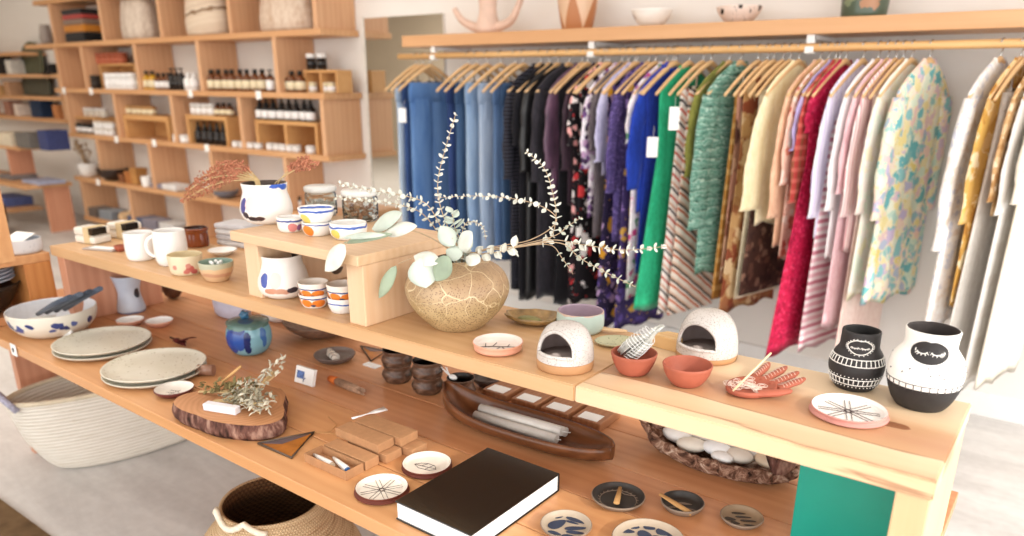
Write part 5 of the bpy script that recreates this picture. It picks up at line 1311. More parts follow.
for px, w, h, col, lab in ((136, .12, .12, '#c07a3e', 'orange wooden box with a lid on the fourth board'), (142, .12, .16, '#cf9a58', 'taller tan wooden box on the fourth board'), (129, .10, .08, '#7a4c34', 'small brown wooden box beside the dark bowl')):
    m = MB(); m.box((-w/2, -.06, 0), (w/2, .06, h), bev=.006); m.box((-w/2-.004, -.064, h*.8), (w/2+.004, .064, h+.004), bev=.004)
    solo('trinket_box', m, wood('trinket_'+col[1:], col, '#8f5a30', 'X', 2, .5), (xat(px, 'D', 3.98), 3.98, zt('D')), lab, 'box')
ware('white_cup', 'white cup at the front of the fourth board beside the wooden boxes', 'cup', 149, 'D', [(.04, 0), (.05, .02), (.055, .1)], WHITEG, 3.92)
for k, (px, c_, lab) in enumerate(((165, '#8e8794', 'grey folded cloth beside the white paper stack on the fourth board'), (177, '#e4e2e0', 'white paper stack on the fourth board'))):
    m = MB(); m.box((-.13, -.08, 0), (.13, .08, .05+.01*k), bev=.015); solo('folded_cloth', m, cloth('shelf_cloth_%d' % k, c_), (xat(px, 'D', 3.97), 3.97, zt('D')), lab, 'cloth')
cluster('dark_bottle', 'bottle', 257, 282, 4, 'D', .08, .17, CHA, TIN, WLB, 'bottle', 'dark bottle with pale label behind the white brush vase', 'dark bottles behind the brush vase', y=3.97)
cluster('label_jar', 'jar', 284, 300, 2, 'D', .09, .11, plain('teal_jar', '#5c8a94', .3), CAPB, WLB, 'jar', 'teal jar on the fourth board behind the riser jars', 'teal jars behind the riser', y=3.97)
ware('stone_bowl', 'small grey bowl on the fourth board beside the dried grasses', 'bowl', 226, 'D', [(.05, 0), (.1, .03), (.12, .07)], plain('grey_stone_bowl', '#6f6d75', .5), 3.97)
# fifth row (on board E)
for px, c_, lab in ((146, '#59617d', 'indigo folded textile on the lowest board'), (160, '#8d8794', 'lilac folded textile on the lowest board'), (177, '#dcdad8', 'white folded textile on the lowest board'), (104, '#6f6156', 'taupe folded textile on the lowest board'), (118, '#8c9299', 'grey folded textile beside the shell on the lowest board')):
    m = MB()
    for k in range(3): m.box((-.14, -.1, k*.034), (.14, .1, k*.034+.032), bev=.013)
    solo('folded_textile', m, cloth('textile_'+c_[1:], c_), (xat(px, 'E', 3.99), 3.99, zt('E')), lab, 'textile')
m = MB(); m.ball((0, 0, .06), .07, 14, 10, (1.3, .9, .85)); m.tube([(.06, 0, .08), (.11, 0, .11), (.14, 0, .15)], [.05, .03, .005], 10)
solo('sea_shell', m, plain('tan_shell', '#d6b48c', .5, .3, .12), (xat(129, 'E', 3.95), 3.95, zt('E')), 'large tan sea shell on the lowest board', 'shell')
# top row (on board A)
for k, (c_, h, lab) in enumerate((('#1d1b1b', .095, 'black folded blanket at the bottom of the top cubby pile'), ('#c9822e', .075, 'mustard folded blanket above the black one'), ('#8f7767', .05, 'taupe folded blanket in the top cubby pile'), ('#b3463e', .045, 'red folded blanket in the top cubby pile'), ('#241f1f', .05, 'dark folded blanket on top of the red one'))):
    z = sum(q for _, q, _ in (('', .095, ''), ('', .075, ''), ('', .05, ''), ('', .045, ''), ('', .05, ''))[:k])
    m = MB(); m.box((-.22, -.12, 0), (.22, .12, h-.002), bev=min(.02, h*.35))
    solo('folded_blanket', m, cloth('blanket_%d' % k, c_), (xat(87, 'A', 4.02), 4.02, zt('A')+z), lab, 'blanket', 'folded blankets in the top cubby')
def sack(px, w, h, col, c2, lab, row='A', y=4.02, pat=None):
    m = MB(); rr = []
    for q, z in ((.86, 0), (1, .06), (1.02, .3), (.97, .6), (.9, .85), (.82, 1.0), (.76, 1.0), (.6, .8)):
        rr.append([Vector((math.cos(a)*w/2*q*(1+.05*mnoise.noise((math.cos(a)*3, math.sin(a)*3, z*4+px))), math.sin(a)*.13*q, z*h+.02*mnoise.noise((math.cos(a)*2, z*3, px)))) for a in [2*PI*i/48 for i in range(48)]])
    rr[0] = [Vector((v.x, v.y, 0)) for v in rr[0]]; rr[1] = [Vector((v.x, v.y, max(.012, v.z))) for v in rr[1]]
    m.rings(rr); solo('woven_sack', m, pat or cloth('sack_'+col[1:], col, c2, .95, 40), (xat(px, row, y), y, zt(row)), lab, 'bag')
sack(142, .50, .34, '#d8cabb', '#b39f8e', 'shaggy cream bag in the second top cubby')
zig = stripes('zigzag_weave', ('#d9c7b2', '#d5c1ab', '#d2bea8', '#d9c7b2', '#d6c3ad', '#d9c7b2', '#d2bea8', '#8a6f58', '#d9c7b2', '#cfbba6'), .24, (0, .12, 0), 2, .95, .05)
sack(210, .54, .36, '#d3b69a', '#b9997c', 'cream woven bag with dark zigzag in the third top cubby', pat=zig)
sack(289, .60, .30, '#dccab8', '#bd9f86', 'pale rust-shaded woven bag in the top cubby near the mirror')
ware('small_vase', 'tiny grey vase on the top board beyond the last divider', 'vase', 47, 'A', [(.05, 0), (.07, .05), (.06, .13), (.05, .2)], plain('grey_vase', '#9a8f88', .5), 4.0)
# ------------------------------------------------------------------ second unit and bench near the far corner
S2 = thing('corner_shelving', 'narrow wall shelves in the far corner beyond the long shelving', 'shelving', (-10.6, SF, 0))
def cp(name, a, b, m): o = Vector((-10.6, SF, 0)); return MB().box(Vector(a)-o, Vector(b)-o, bev=.003).build(name, m, S2)
CZS = []
for y in (53, 76, 98, 119):
    z = ony(30, y, 3.95).z; CZS.append(z)
cp('shelf_board', (-11.9, 3.95, CZS[0]-.02), (-10.15, SB, CZS[0]+.02), W_SHELF)
for z in CZS[1:]: cp('shelf_board', (-11.9, 3.95, z-.02), (-9.25, SB, z+.02), W_SHELF)
for x in (-11.88, -9.30): cp('upright', (x, 3.96, CZS[3]-.02), (x+.04, SB, CZS[1 if x > -10 else 0]-.02), W_DIV)
m = MB(); rr = []
def cx2(px, y=4.0): return ony(px, 85, y).x
for z0, px, w, h, col, lab in ((CZS[1], 35, .55, .36, '#5e6049', 'arched sage-green tray standing on the second corner shelf'), (CZS[2], 35, .75, .285, '#58584a', 'wide dark green tray standing on the third corner shelf')):
    m = MB(); pts = [(-w/2, 0)]+[(-w/2*math.cos(PI*i/16), h*.45+h*.55*math.sin(PI*i/16)) for i in range(17)]+[(w/2, 0)]
    m.poly(pts, 0, .03); o = solo('arched_tray', m, plain('tray_'+col[1:], col, .6), (cx2(px, 4.15), 4.165, z0+.027), lab, 'tray'); o.rotation_euler = (PI/2-.12, 0, 0)
for k, (px, z0, w, h, col, lab) in enumerate(((3, CZS[1], .05, .26, '#d8dbe6', 'white book upright on the second corner shelf'), (8, CZS[1], .05, .24, '#3a3430', 'black book upright on the second corner shelf'), (18, CZS[1], .14, .16, '#d6d0c6', 'cream box on the second corner shelf'), (12, CZS[2], .14, .16, '#b98f6d', 'tan box on the third corner shelf'), (3, CZS[2], .12, .12, '#c79a66', 'ochre box on the third corner shelf'), (8, CZS[3], .16, .17, '#a0725f', 'brick-brown box on the fourth corner shelf'), (17, CZS[3], .10, .14, '#e0d0c2', 'cream pot-shaped box on the fourth corner shelf'), (37, CZS[3], .28, .22, '#25354e', 'navy box on the fourth corner shelf'), (57, CZS[3], .14, .15, '#b97a4c', 'tan crate on the fourth corner shelf'))):
    m = MB(); m.box((-w/2, -.08, 0), (w/2, .08, h), bev=.006); m.box((-w/2-.002, -.075, h*.86), (w/2+.002, .082, h*.9))
    solo('boxed_item', m, plain('corner_'+col[1:], col, .7, .2, .1), (cx2(px, 4.05), 4.06, z0+.021), lab, 'box')
for px, z0, lab in ((57, CZS[1], 'black hat lying on the second corner shelf'),):
    m = MB(); m.lathe([(0, 0), (.2, .0), (.21, .01), (.12, .02), (.11, .09), (.08, .11), (0, .11)], 28); solo('felt_hat', m, plain('black_felt', '#1c1918', .9), (cx2(px, 4.03), 4.08, z0+.021), lab, 'hat')
# bench
B0 = Vector((-9.9, 3.4, 0)); Bn = thing('display_bench', 'low stepped fir bench in the far corner', 'bench', B0)
def bp(name, a, b, m): return MB().box(Vector(a)-B0, Vector(b)-B0, bev=.004).build(name, m, Bn)
bp('bench_top', (-11.6, 3.30, .49), (-8.98, 3.78, .53), W_SHELF)
bp('bench_leg', (-9.06, 3.50, 0), (-9.02, 3.76, .49), W_PANEL); bp('bench_leg', (-11.4, 3.34, 0), (-11.34, 3.7, .49), W_PANEL)
bp('low_shelf', (-11.34, 3.34, .17), (-9.65, 3.7, .20), W_SHELF)
bp('raised_shelf', (-11.5, 3.44, .87), (-9.3, 3.76, .905), W_SHELF); bp('raised_support', (-9.75, 3.47, .53), (-9.71, 3.72, .87), W_PANEL)
def flat(name, px, py, z, dims, col, lab, cat, y=None):
    p = ony(px, py, 3.55); m = MB(); m.box((-dims[0]/2, -dims[1]/2, 0), (dims[0]/2, dims[1]/2, dims[2]), bev=.006)
    m.box((-dims[0]/2+.006, -dims[1]/2-.002, dims[2]*.3), (dims[0]/2-.006, dims[1]/2-.004, dims[2]*.7))
    solo(name, m, plain('bench_'+col[1:], col, .6, .3, .1), (p.x, 3.56, z+.0006), lab, cat)
flat('book', 42, 176, .53, (.42, .28, .035), '#a9aec6', 'pale lilac book lying on the corner bench top', 'book')
flat('book', 16, 170, .53, (.34, .28, .05), '#7d7676', 'grey book lying on the corner bench behind the lilac one', 'book')
flat('book_box', 10, 202, .20, (.5, .3, .10), '#5c6aa0', 'blue storage box on the low shelf of the corner bench', 'box')
flat('book_box', 14, 141, .905, (.42, .24, .14), '#d9ccb5', 'cream box on the raised bench shelf', 'box')
flat('book_box', 33, 139, .905, (.34, .24, .16), '#6e6a66', 'grey-brown box on the raised bench shelf', 'box')
flat('book_box', 53, 140, .905, (.2, .22, .2), '#38416e', 'navy box at the end of the raised bench shelf', 'box')
p = ony(36, 225, 3.5); m = MB(); m.lathe(thick(smooth_prof([(.2, 0), (.27, .1), (.28, .3)], 3), .012), 36)
solo('rattan_basket', m, woven('rattan', '#9c7350', '#5c3d28', .03, .9, 30), (-9.45, 2.95, .0006), 'brown rattan basket on the floor beside the corner bench leg', 'basket')
# ------------------------------------------------------------------ mirror on the back wall
mx0, mx1 = -4.625, ony(443, 13, 4.235).x
mt_ = NT('mirror_silver', .03, .5); mt_.b.inputs['Metallic'].default_value = 1.0
MIR = thing('tall_mirror', 'tall frameless mirror leaning flat on the wall between shelving and clothes', 'mirror', ((mx0+mx1)/2, 4.23, .5))
hw = (mx1-mx0)/2; m = MB(); m.box((-hw, 0, 0), (hw, .006, 1.545)); m.build('mirror_glass', mt_.done('#e6e6e2'), MIR)
m = MB(); m.box((-hw-.02, -.006, -.02), (-hw, .018, 1.56)); m.box((-hw, .0065, -.02), (hw, .018, 1.55)); m.build('backing_frame', plain('pale_frame', '#e9e3da', .6), MIR)
# ------------------------------------------------------------------ wall shelf above the clothes
shz0, shz1 = 1.815, 1.885
WSH = thing('display_shelf', 'thick fir shelf on the wall above the clothes rail', 'shelf', (-1.6, 3.87, shz0))
m = MB(); m.box((-2.27, 0, 0), (2.6, .375, shz1-shz0), bev=.004); m.build('shelf_board', wood('rail_shelf_fir', '#e3b385', '#c68f5e', 'X', .6, .45, seed=12), WSH)
RY, RZ = 3.90, 1.757
RAIL = thing('clothes_rail', 'round wooden clothes rail under the wall shelf', 'rail', (-1.6, RY, RZ))
m = MB(); m.tube([(-2.33, 0, 0), (-1, 0, 0), (.5, 0, 0), (2.6, 0, 0)], .0185, 16); m.build('rod', wood('rod_beech', '#e9bf86', '#d09b5d', 'X', 1, .4, seed=2), RAIL)
for px in (434, 592, 810, 1060):
    x = ony(px, 50, RY).x+1.6; m = MB(); m.box((x-.02, -.024, -.026), (x+.02, .024, .006), bev=.004); m.box((x-.018, -.012, .02), (x+.018, .012, shz0-RZ-.0005)); m.box((x-.018, .0, .035), (x+.018, .335, shz0-RZ-.001)); m.build('rail_bracket', WHITEP, RAIL)
SHT = shz1+.0006
def shelf_vessel(*a, **k): return vessel(*a, **k)
def wshelf(px, y=4.02): return ony(px, proj((ony(px, 20, y).x, y, SHT))[1], y)
def ware2(name, label, cat, px, pr, mat, inner=None, y=4.02):
    p = wshelf(px, y); m = MB(); pr = smooth_prof(pr, 3); m.lathe(thick(pr, .006), 40, mats=[0]*(len(pr)+2)+[1]*99)
    return solo(name, m, [mat, inner or mat], (p.x, y, SHT), label, cat), p
cop = NT('copper_triangle_glaze', .35, .5); v = cop.co(); o_ = cop.xyz(v)
th_ = cop.math('FRACT', cop.math('MULTIPLY', cop.math('ARCTAN2', o_[1], o_[0]), 5/(2*PI)))
tri_ = cop.math('MULTIPLY', cop.math('ABSOLUTE', cop.math('SUBTRACT', th_, .5)), 2.0)
CM = cop.done(cop.mix(cop.math('LESS_THAN', tri_, cop.math('DIVIDE', o_[2], .20)), lin('#b5764a'), lin('#dcb898')))
ware2('copper_pot', 'copper-coloured pot with pale triangles on the wall shelf', 'pot', 577, [(.085, 0), (.095, .03), (.112, .12), (.125, .21)], CM, plain('pot_inside', '#8a6248', .5))
ware2('white_bowl', 'white bowl with faint grey brushwork on the wall shelf', 'bowl', 651, [(.045, 0), (.075, .02), (.10, .055), (.112, .085)], blobs('white_brush_bowl', '#efe9e1', [(-.07, -.05, .05, .03, .03, .02, '#b5aca6')], [], .35))
ware2('patterned_bowl', 'cream bowl with black branch pattern on the wall shelf', 'bowl', 738, [(.055, 0), (.08, .02), (.105, .05), (.115, .075)], floral('branch_glaze', '#e7d3c6', ('#2d2622', '#e7d3c6', '#e7d3c6', '#3a302a', '#e7d3c6'), 26, .4, .35))
ware2('green_pot', 'dark green and copper pot at the near end of the wall shelf', 'pot', 863, [(.095, 0), (.10, .02), (.105, .12), (.11, .2)], blobs('green_copper_glaze', '#4d5a48', [(.05, -.09, .08, .06, .03, .05, '#a7744c'), (-.05, -.09, .1, .03, .03, .05, '#7f8a6a')], [(.13, .3, '#a0714d')], .3, .03))
p = wshelf(488, 4.0)
t = thing('horn_vase', 'pale pink vase with two curved horns and a dry leaf on the wall shelf', 'vase', (p.x, 4.0, SHT))
HP = plain('pale_pink_clay', '#e0c0ad', .6, .3, .05)
m = MB(); pr = smooth_prof([(.07, 0), (.085, .03), (.06, .10), (.055, .16), (.07, .26)], 4); m.lathe(thick(pr, .006), 32); m.build('vase_body', HP, t)
for s, top in ((-1, .155), (1, .24)):
    m = MB(); P_ = [Vector((s*.02, 0, .035)), Vector((s*.12, 0, .045)), Vector((s*.21, -.01, .09)), Vector((s*(.26 if s < 0 else .30), -.02, top))]
    c_ = crs(P_, 6); m.tube(c_, [.034-.018*i/len(c_) for i in range(len(c_))], 12); m.build('horn', HP, t)
m = MB(); m.leaf((.0, 0, .1), (.12, -.05, 1), (0, -1, .1), .30, .07, .1, 8); m.leaf((0, 0, .1), (-.2, 0, 1), (0, -1, .1), .26, .05, .1, 8); m.build('dry_leaf', plain('dry_leaf', '#cba66b', .8, .2, .1), t)
# ------------------------------------------------------------------ hangers and garments
SPAN = .248
def make_hanger():
    t = thing('clothes_hanger', 'x', 'hanger', (0, 0, 0), 0, 'wooden hangers on the rail')
    m = MB(); pts = [(0, 0, -.045), (0, 0, -.02), (0, -.006, .0)]
    m.tube([(0, 0, -.062), (0, 0, -.04), (0, .010, -.026)]+[(0, math.cos(a)*.0215, math.sin(a)*.0215) for a in [-.9+i*.32 for i in range(13)]], .003, 6); m.build('hook', STEEL, t)
    m = MB(); P = []
    for i in range(21):
        u = -1+2*i/20; P.append(Vector((.004*abs(u)**2, u*SPAN, -.062-.155*abs(u)**1.25+.0*u)))
    m.tube(P, [.008+.007*(1-abs(-1+2*i/20)) for i in range(21)], 10, flat=1.0)
    for v in m.bm.verts: v.co.x *= .75
    m.build('shoulder_bar', W_HANG, t)
    return t
HANG0 = make_hanger(); hang_used = [0]
def sleeve(m, s, z0, L, r0, r1, out=.03, cuff=None, fwd=.0, n=10):
    """tube hanging from the shoulder tip on side s (-1 towards the room)"""
    P, R = [], []
    for i in range(n+1):
        u = i/n; P.append(Vector((fwd*u+.003*math.sin(u*9), s*(.205+out*math.sin(min(1, u*2.2)*PI/2)+.012*u), z0-L*u)))
        R.append(r0+(r1-r0)*u+(.006*math.sin(u*14+s)))
    if cuff:
        R[-1] = cuff; R[-2] = min(R[-2], cuff*1.05)
    P2 = crs(P, 2); R2 = [R[min(int(i/2), n)] for i in range(len(P2))]
    
    rr = []
    for p, r in zip(P2, R2): rr.append([Vector((p.x+math.cos(a)*r*SQ[0], p.y+math.sin(a)*r, p.z)) for a in [2*PI*i/14 for i in range(14)]])
    m.rings(rr)
def torso(m, z1, wS=.215, wC=.2, wH=.22, t0=.028, tH=.05, folds=7, amp=.35, seed=0, neck=.07, hemwave=.012, wid=48, ztop=-.085, sl=.125):
    """flattened, folded body from the neck opening to the hem; z measured from the rail"""
    rr = []; K = 26
    for k in range(K+1):
        u = k/K
        if k == 0: z, w, t = ztop+.012, neck, t0*.5
        elif k == 1: z, w, t = ztop, neck*1.15, t0*.8
        elif k == 2: z, w, t = ztop-sl*.5, neck+(wS-neck)*.62, t0*.95
        elif k == 3: z, w, t = ztop-sl, wS, t0
        else:
            v = (k-3)/(K-3); z = ztop-sl-.005+(z1-ztop+sl+.005)*v
            w = wS+(wC-wS)*min(1, v*4) if v < .25 else wC+(wH-wC)*((v-.25)/.75)
            t = t0+(tH-t0)*v
        ring = []
        for i in range(wid):
            a = 2*PI*i/wid; y = math.cos(a); x = math.sin(a)
            yy = math.copysign(abs(y)**.8, y)*w
            f = 1+amp*min(1, u*2)*math.sin(folds*yy/w*1.7+seed+.6*math.sin(u*3+seed))*(1 if k > 2 else 0)
            xx = math.copysign(abs(x)**.7, x)*t*f+t*.18*math.sin(5*yy/w+seed*1.3)*u
            zz = z+(hemwave*math.sin(7*yy/w+seed) if k == K else 0)
            if k <= 1: zz -= .03*(1-abs(y))*(1 if x > 0 else .2)
            ring.append(Vector((xx, yy, zz)))
        rr.append(ring)
    # turn the hem back inside for an open bottom
    ins = [Vector((v.x*.8, v.y*.96, v.z+.015)) for v in rr[-1]]; ins2 = [Vector((v.x*.7, v.y*.9, v.z+.12)) for v in rr[-1]]
    m.rings(rr+[ins, ins2], True, True)
GN = [0]
def hang_for(x, rz, what):
    if hang_used[0] == 0:
        HANG0.location = (x, RY, RZ); HANG0.rotation_euler = (0, 0, rz); HANG0['label'] = 'wooden hanger carrying the '+what; hang_used[0] = 1
    else: copy_tree(HANG0, (x, RY, RZ), rz, 'wooden hanger carrying the '+what)
SPECS = []
def g(*a, **k): SPECS.append((a, k))
PHI = math.radians(14)
SQ = [1.0]
def edge_x(px, py, w=.225):
    E = ony(px, py, RY-w*math.cos(PHI)); return E, E.x+w*math.sin(PHI)
def garment(px, hem, kind, name, what, mat, cat=None, sl=None, sleeve_mat=None, wH=.22, tH=.045, amp=.35, folds=7, collar=None, py=150, t0=.026, trim=None, cuff=None, neck=.07, r0=.052, r1=.042, hangw=True, wS=.215, wC=.2, tmax=.05):
    """px: where the edge towards the room shows at image row py; hem: image row of its lower edge"""
    GN[0] += 1; random.seed(GN[0]*13)
    ph = PHI; E, x = edge_x(px, py, .265 if sl else .225)
    zh = zat((E.x, E.y), hem)-RZ; k_ = tmax/(tH*(1+amp)+.004)
    if k_ < 1: tH *= k_; t0 = min(t0, tH*.9)
    SQ[0] = min(1, tmax/r0, tmax/r1)
    short = ' '.join(what.split()[:7])
    t = thing(name, what, cat or name, (x, RY, RZ), -ph, None)
    if hangw: hang_for(x, -ph, what.split(' hanging')[0].split(' with ')[0].split(' beside')[0])
    if kind == 'top':
        m = MB()
        if sl: torso(m, zh, .243, .225, wH, max(t0, .010), tH, folds, amp, GN[0], .055, ztop=-.066, sl=.128)
        else: torso(m, zh, wS, wC, wH, t0, tH, folds, amp, GN[0], neck)
        m.build('body', mat, t)
        if sl:
            L, out = sl
            for s in (-1, 1):
                m = MB(); sleeve(m, s, -.214, L, r0, r1, out, cuff); m.build('sleeve', sleeve_mat or mat, t)
        if collar is not None:
            m = MB(); m.tube([(math.sin(a)*.022, math.cos(a)*.07, -.077-.02*max(0, math.sin(a))) for a in [2*PI*i/24 for i in range(25)]], .013, 8, flat=.8); m.build('collar', collar, t)
    elif kind == 'jeans':
        zt_ = -.215
        for s in (-1, 1):
            rr = []; m = MB()
            for k in range(20):
                u = k/19; z = zt_+(zh-zt_)*u; w = .088-.012*u; tt = min(.026, tmax*.85)*(1-.15*u)
                rr.append([Vector((math.copysign(abs(math.sin(a))**.7, math.sin(a))*tt*(1+.15*math.sin(4*u*3+s)), s*.082+math.cos(a)*w+.004*math.sin(u*9), z)) for a in [2*PI*i/24 for i in range(24)]])
            m.rings(rr); m.build('trouser_leg', mat, t)
        m = MB(); m.rings([[Vector((math.copysign(abs(math.sin(a))**.6, math.sin(a))*min(tt, tmax), math.copysign(abs(math.cos(a))**.8, math.cos(a))*w, z)) for a in [2*PI*i/36 for i in range(36)]] for z, w, tt in ((-.29, .172, .030), (-.215, .172, .031), (-.205, .17, .03), (-.165, .165, .028))]); m.build('waistband', mat, t)
        for s in (-1, 1):
            m = MB(); m.box((-.012, s*.1-.02, -.18), (.012, s*.1+.02, -.155)); m.box((-.004, s*.1-.004, -.16), (.004, s*.1+.004, -.125)); m.build('clip', STEEL, t)
        m = MB(); q_ = min(.026, tmax*.85); m.box((q_*.9, -.14, -.38), (q_*1.15+.001, -.03, -.27), bev=.001); m.build('pocket', mat, t)
    elif kind == 'skirt':
        rr = []; m = MB(); zt_ = -.225
        for k in range(22):
            u = k/21; z = zt_+(zh-zt_)*u; w = .15+(wH-.15)*u; tt = .022+(tH-.022)*u
            rr.append([Vector((math.copysign(abs(math.sin(a))**.7, math.sin(a))*tt*(1+amp*u*math.sin(folds*math.cos(a)*1.8+GN[0])), math.copysign(abs(math.cos(a))**.85, math.cos(a))*w, z)) for a in [2*PI*i/44 for i in range(44)]])
        m.rings(rr); m.build('skirt_panel', mat, t)
        m = MB(); m.rings([[Vector((math.copysign(abs(math.sin(a))**.6, math.sin(a))*.025, math.cos(a)*.152, z)) for a in [2*PI*i/36 for i in range(36)]] for z in (-.26, -.225, -.19)]); m.build('waistband', trim or mat, t)
        for s in (-1, 1):
            m = MB(); m.box((-.012, s*.1-.02, -.20), (.012, s*.1+.02, -.175)); m.box((-.004, s*.1-.004, -.18), (.004, s*.1+.004, -.125)); m.build('clip', STEEL, t)
    return t
DN = [denim('denim_%d' % i, a, b) for i, (a, b) in enumerate((('#8ba2bf', '#b9c9db'), ('#26395f', '#3c5484'), ('#3f67a3', '#6f93c4'), ('#1f2f55', '#36497a'), ('#6f8fb8', '#a3bad4'), ('#8199b9', '#b3c2d6'), ('#46648f', '#6b86ad'), ('#2f4668', '#4a6588')))]
J = 'jeans'
g(391, 262, J, J, 'pale faded jeans hanging first by the mirror', DN[0])
g(397, 262, J, J, 'dark indigo jeans with white tag hanging second by the mirror', DN[1])
g(404, 262, J, J, 'mid-blue jeans showing their whole side', DN[2])
g(441, 262, J, J, 'navy jeans hanging after the mid-blue pair', DN[3])
g(449, 262, J, J, 'deep blue jeans beside the navy pair', DN[7])
g(459, 262, J, J, 'bleached sky-blue jeans behind the upright eucalyptus branch', DN[4])
g(472, 262, J, J, 'light grey-blue jeans with worn seams', DN[5])
g(486, 262, J, J, 'steel-blue jeans next to the black striped sweater', DN[6])
g(494, 262, J, J, 'ink-blue jeans tucked beside the black striped sweater', DN[7])
BLKC = cloth('black_cloth', '#1a1920', '#100f14'); 
g(505, 290, 'top', 'sweater', 'black sweater with fine grey stripes', stripes('grey_pinstripe', ('#17161c', '#17161c', '#17161c', '#4a4a58'), .022), sl=(.5, .02))
g(514, 300, 'top', 'dress', 'plain black dress after the striped sweater', BLKC, sl=(.3, .02))
g(522, 300, 'top', 'jacket', 'black leather jacket with soft sheen', plain('black_leather', '#1b1a1c', .4, .5, .1), sl=(.45, .02))
g(533, 300, 'top', 'coat', 'charcoal coat before the plum satin blouse', cloth('charcoal_coat', '#35323a', '#1f1d22'), sl=(.5, .02))
g(546, 204, 'top', 'blouse', 'plum satin blouse with long sleeves', cloth('plum_satin', '#6d4a62', '#3f2a3c', .4, 20, .5), sl=(.42, .02), tH=.05)
g(556, 306, 'top', 'dress', 'long black dress reaching below the plum blouse', BLKC, sl=None, amp=.2)
g(563, 206, 'top', 'jacket', 'dark aubergine jacket after the plum blouse', cloth('aubergine', '#3d2835', '#251720', .5), sl=(.42, .02))
g(569, 303, 'top', 'dress', 'black dress with red and white flowers', floral('red_white_flower', '#191519', ('#c9393c', '#f1e7e4', '#191519', '#e9a9a5', '#191519', '#2a2127'), 22, .5), sl=(.28, .02), wH=.24)
g(577, 303, 'top', 'dress', 'black dress with scarlet blooms at the hem', floral('scarlet_flower', '#191519', ('#d23f42', '#191519', '#efe9e6', '#191519'), 14, .5), wH=.22)
g(584, 218, 'top', 'blouse', 'white and mauve flowered blouse', floral('mauve_flower', '#e9e2ea', ('#6f4d80', '#efe9ee', '#b590b4', '#d9c8d8', '#463250'), 30, .6), sl=(.40, .03), r0=.055)
g(590, 240, 'top', 'cardigan', 'taupe-grey cardigan behind the lilac blouse', cloth('taupe_knit', '#6e6468', '#4f474c', .9), sl=(.3, .02))
g(597, 178, 'top', 'blouse', 'pale lilac blouse with ruffled cuff', cloth('pale_lilac', '#cfcbe6', '#aaa5cc', .6), sl=(.36, .03), cuff=.05, r1=.03)
g(604, 328, 'top', 'dress', 'dark violet flowered dress reaching lowest behind the turquoise cup', floral('violet_night', '#2d2440', ('#6a54a0', '#2d2440', '#c5a0c9', '#3a2c55', '#e0a030'), 18, .5), wH=.24)
g(610, 242, 'top', 'sweater', 'heather purple knit sweater', floral('purple_tweed', '#4c3f72', ('#5b4c86', '#3c315c', '#7766a0', '#4c3f72'), 120, .6, .9), sl=(.52, .03), tH=.055)
g(622, 330, 'top', 'dress', 'violet dress with small gold flowers', floral('violet_gold', '#3a2d5c', ('#56448a', '#3a2d5c', '#8c6fb0', '#3a2d5c', '#caa04a'), 20, .5), wH=.22)
g(628, 300, 'top', 'dress', 'white dress with pink and green flowers', floral('pink_green_flower', '#f3ecee', ('#d9568f', '#f3ecee', '#6da37a', '#f0dfe6', '#a35b9c', '#f3ecee'), 24, .55), sl=(.25, .03))
g(634, 215, 'top', 'blouse', 'royal blue blouse with gathered cuff', cloth('royal_blue', '#1f42b5', '#152f88', .6), sl=(.49, .045), cuff=.044, r0=.055, r1=.06, collar=cloth('royal_blue', '#1f42b5', '#152f88', .6))
g(642, 276, 'top', 'dress', 'cobalt dress beneath the royal blue blouse', cloth('cobalt', '#1c3aa6', '#142a7c', .7), amp=.25)
g(655, 308, 'top', 'dress', 'emerald green sleeveless dress', cloth('emerald', '#2cb684', '#189062', .6), wH=.32, tH=.07, amp=.25, folds=4)
g(668, 314, 'skirt', 'skirt', 'white skirt with red and black diagonal stripes', stripes('diagonal_stripe', ('#f1e9e2', '#f1e9e2', '#c9503e', '#f1e9e2', '#f1e9e2', '#39333a', '#f1e9e2', '#d8a58a'), .085, (.75, 0, 0), 2), wH=.22, tH=.07)
g(676, 316, 'skirt', 'skirt', 'striped skirt with tan and red lines beside the olive jacket', stripes('diagonal_stripe_tan', ('#eaddd0', '#c9653e', '#eaddd0', '#433c3c', '#d8b49a', '#eaddd0'), .07, (.6, 0, 0), 2), wH=.2, tH=.06)
g(689, 196, 'top', 'jacket', 'olive green jacket beside the green knit', cloth('olive', '#8a8a42', '#63632c'), sl=(.40, .03))
KN = stripes('green_space_knit', ('#507d6c', '#83ab99', '#5f9080', '#b0cbbb', '#3a6053', '#72a08e', '#4a7565', '#9dbfae'), .05, (.0, 0, 0), 2, .95, .07)
g(700, 276, 'top', 'cardigan', 'chunky green space-dyed knit cardigan', KN, sl=(.66, .03), r0=.075, r1=.07, tH=.075, t0=.045, amp=.2)
g(722, 300, 'skirt', 'skirt', 'brown and mustard plaid skirt', plaid('mustard_plaid', '#b5813f', '#6f4528', '#d8b070', .075), wH=.2)
g(731, 285, 'top', 'dress', 'dusty rose and brown patchwork dress', floral('patchwork', '#a67a63', ('#8c5a44', '#c9a184', '#5c3a30', '#c08d78', '#d8c0a0'), 9, .7), wH=.22, sl=None)
g(737, 312, 'top', 'dress', 'tan and rust gown with pale embroidered hem', floral('rust_gown', '#b98c5c', ('#c99e6a', '#8d4a30', '#d9bb90', '#a36a45'), 13, .6), wH=.25)
g(746, 300, 'skirt', 'skirt', 'cream linen skirt beside the yellow blouse', cloth('cream_linen', '#eadfc2', '#cdbd98', .8), wH=.2)
g(753, 296, 'skirt', 'skirt', 'dark brown patterned skirt below the yellow blouse', floral('brown_print', '#4a3129', ('#6b4a3c', '#3a2621', '#8a6a58', '#4a3129'), 24, .5), wH=.22)
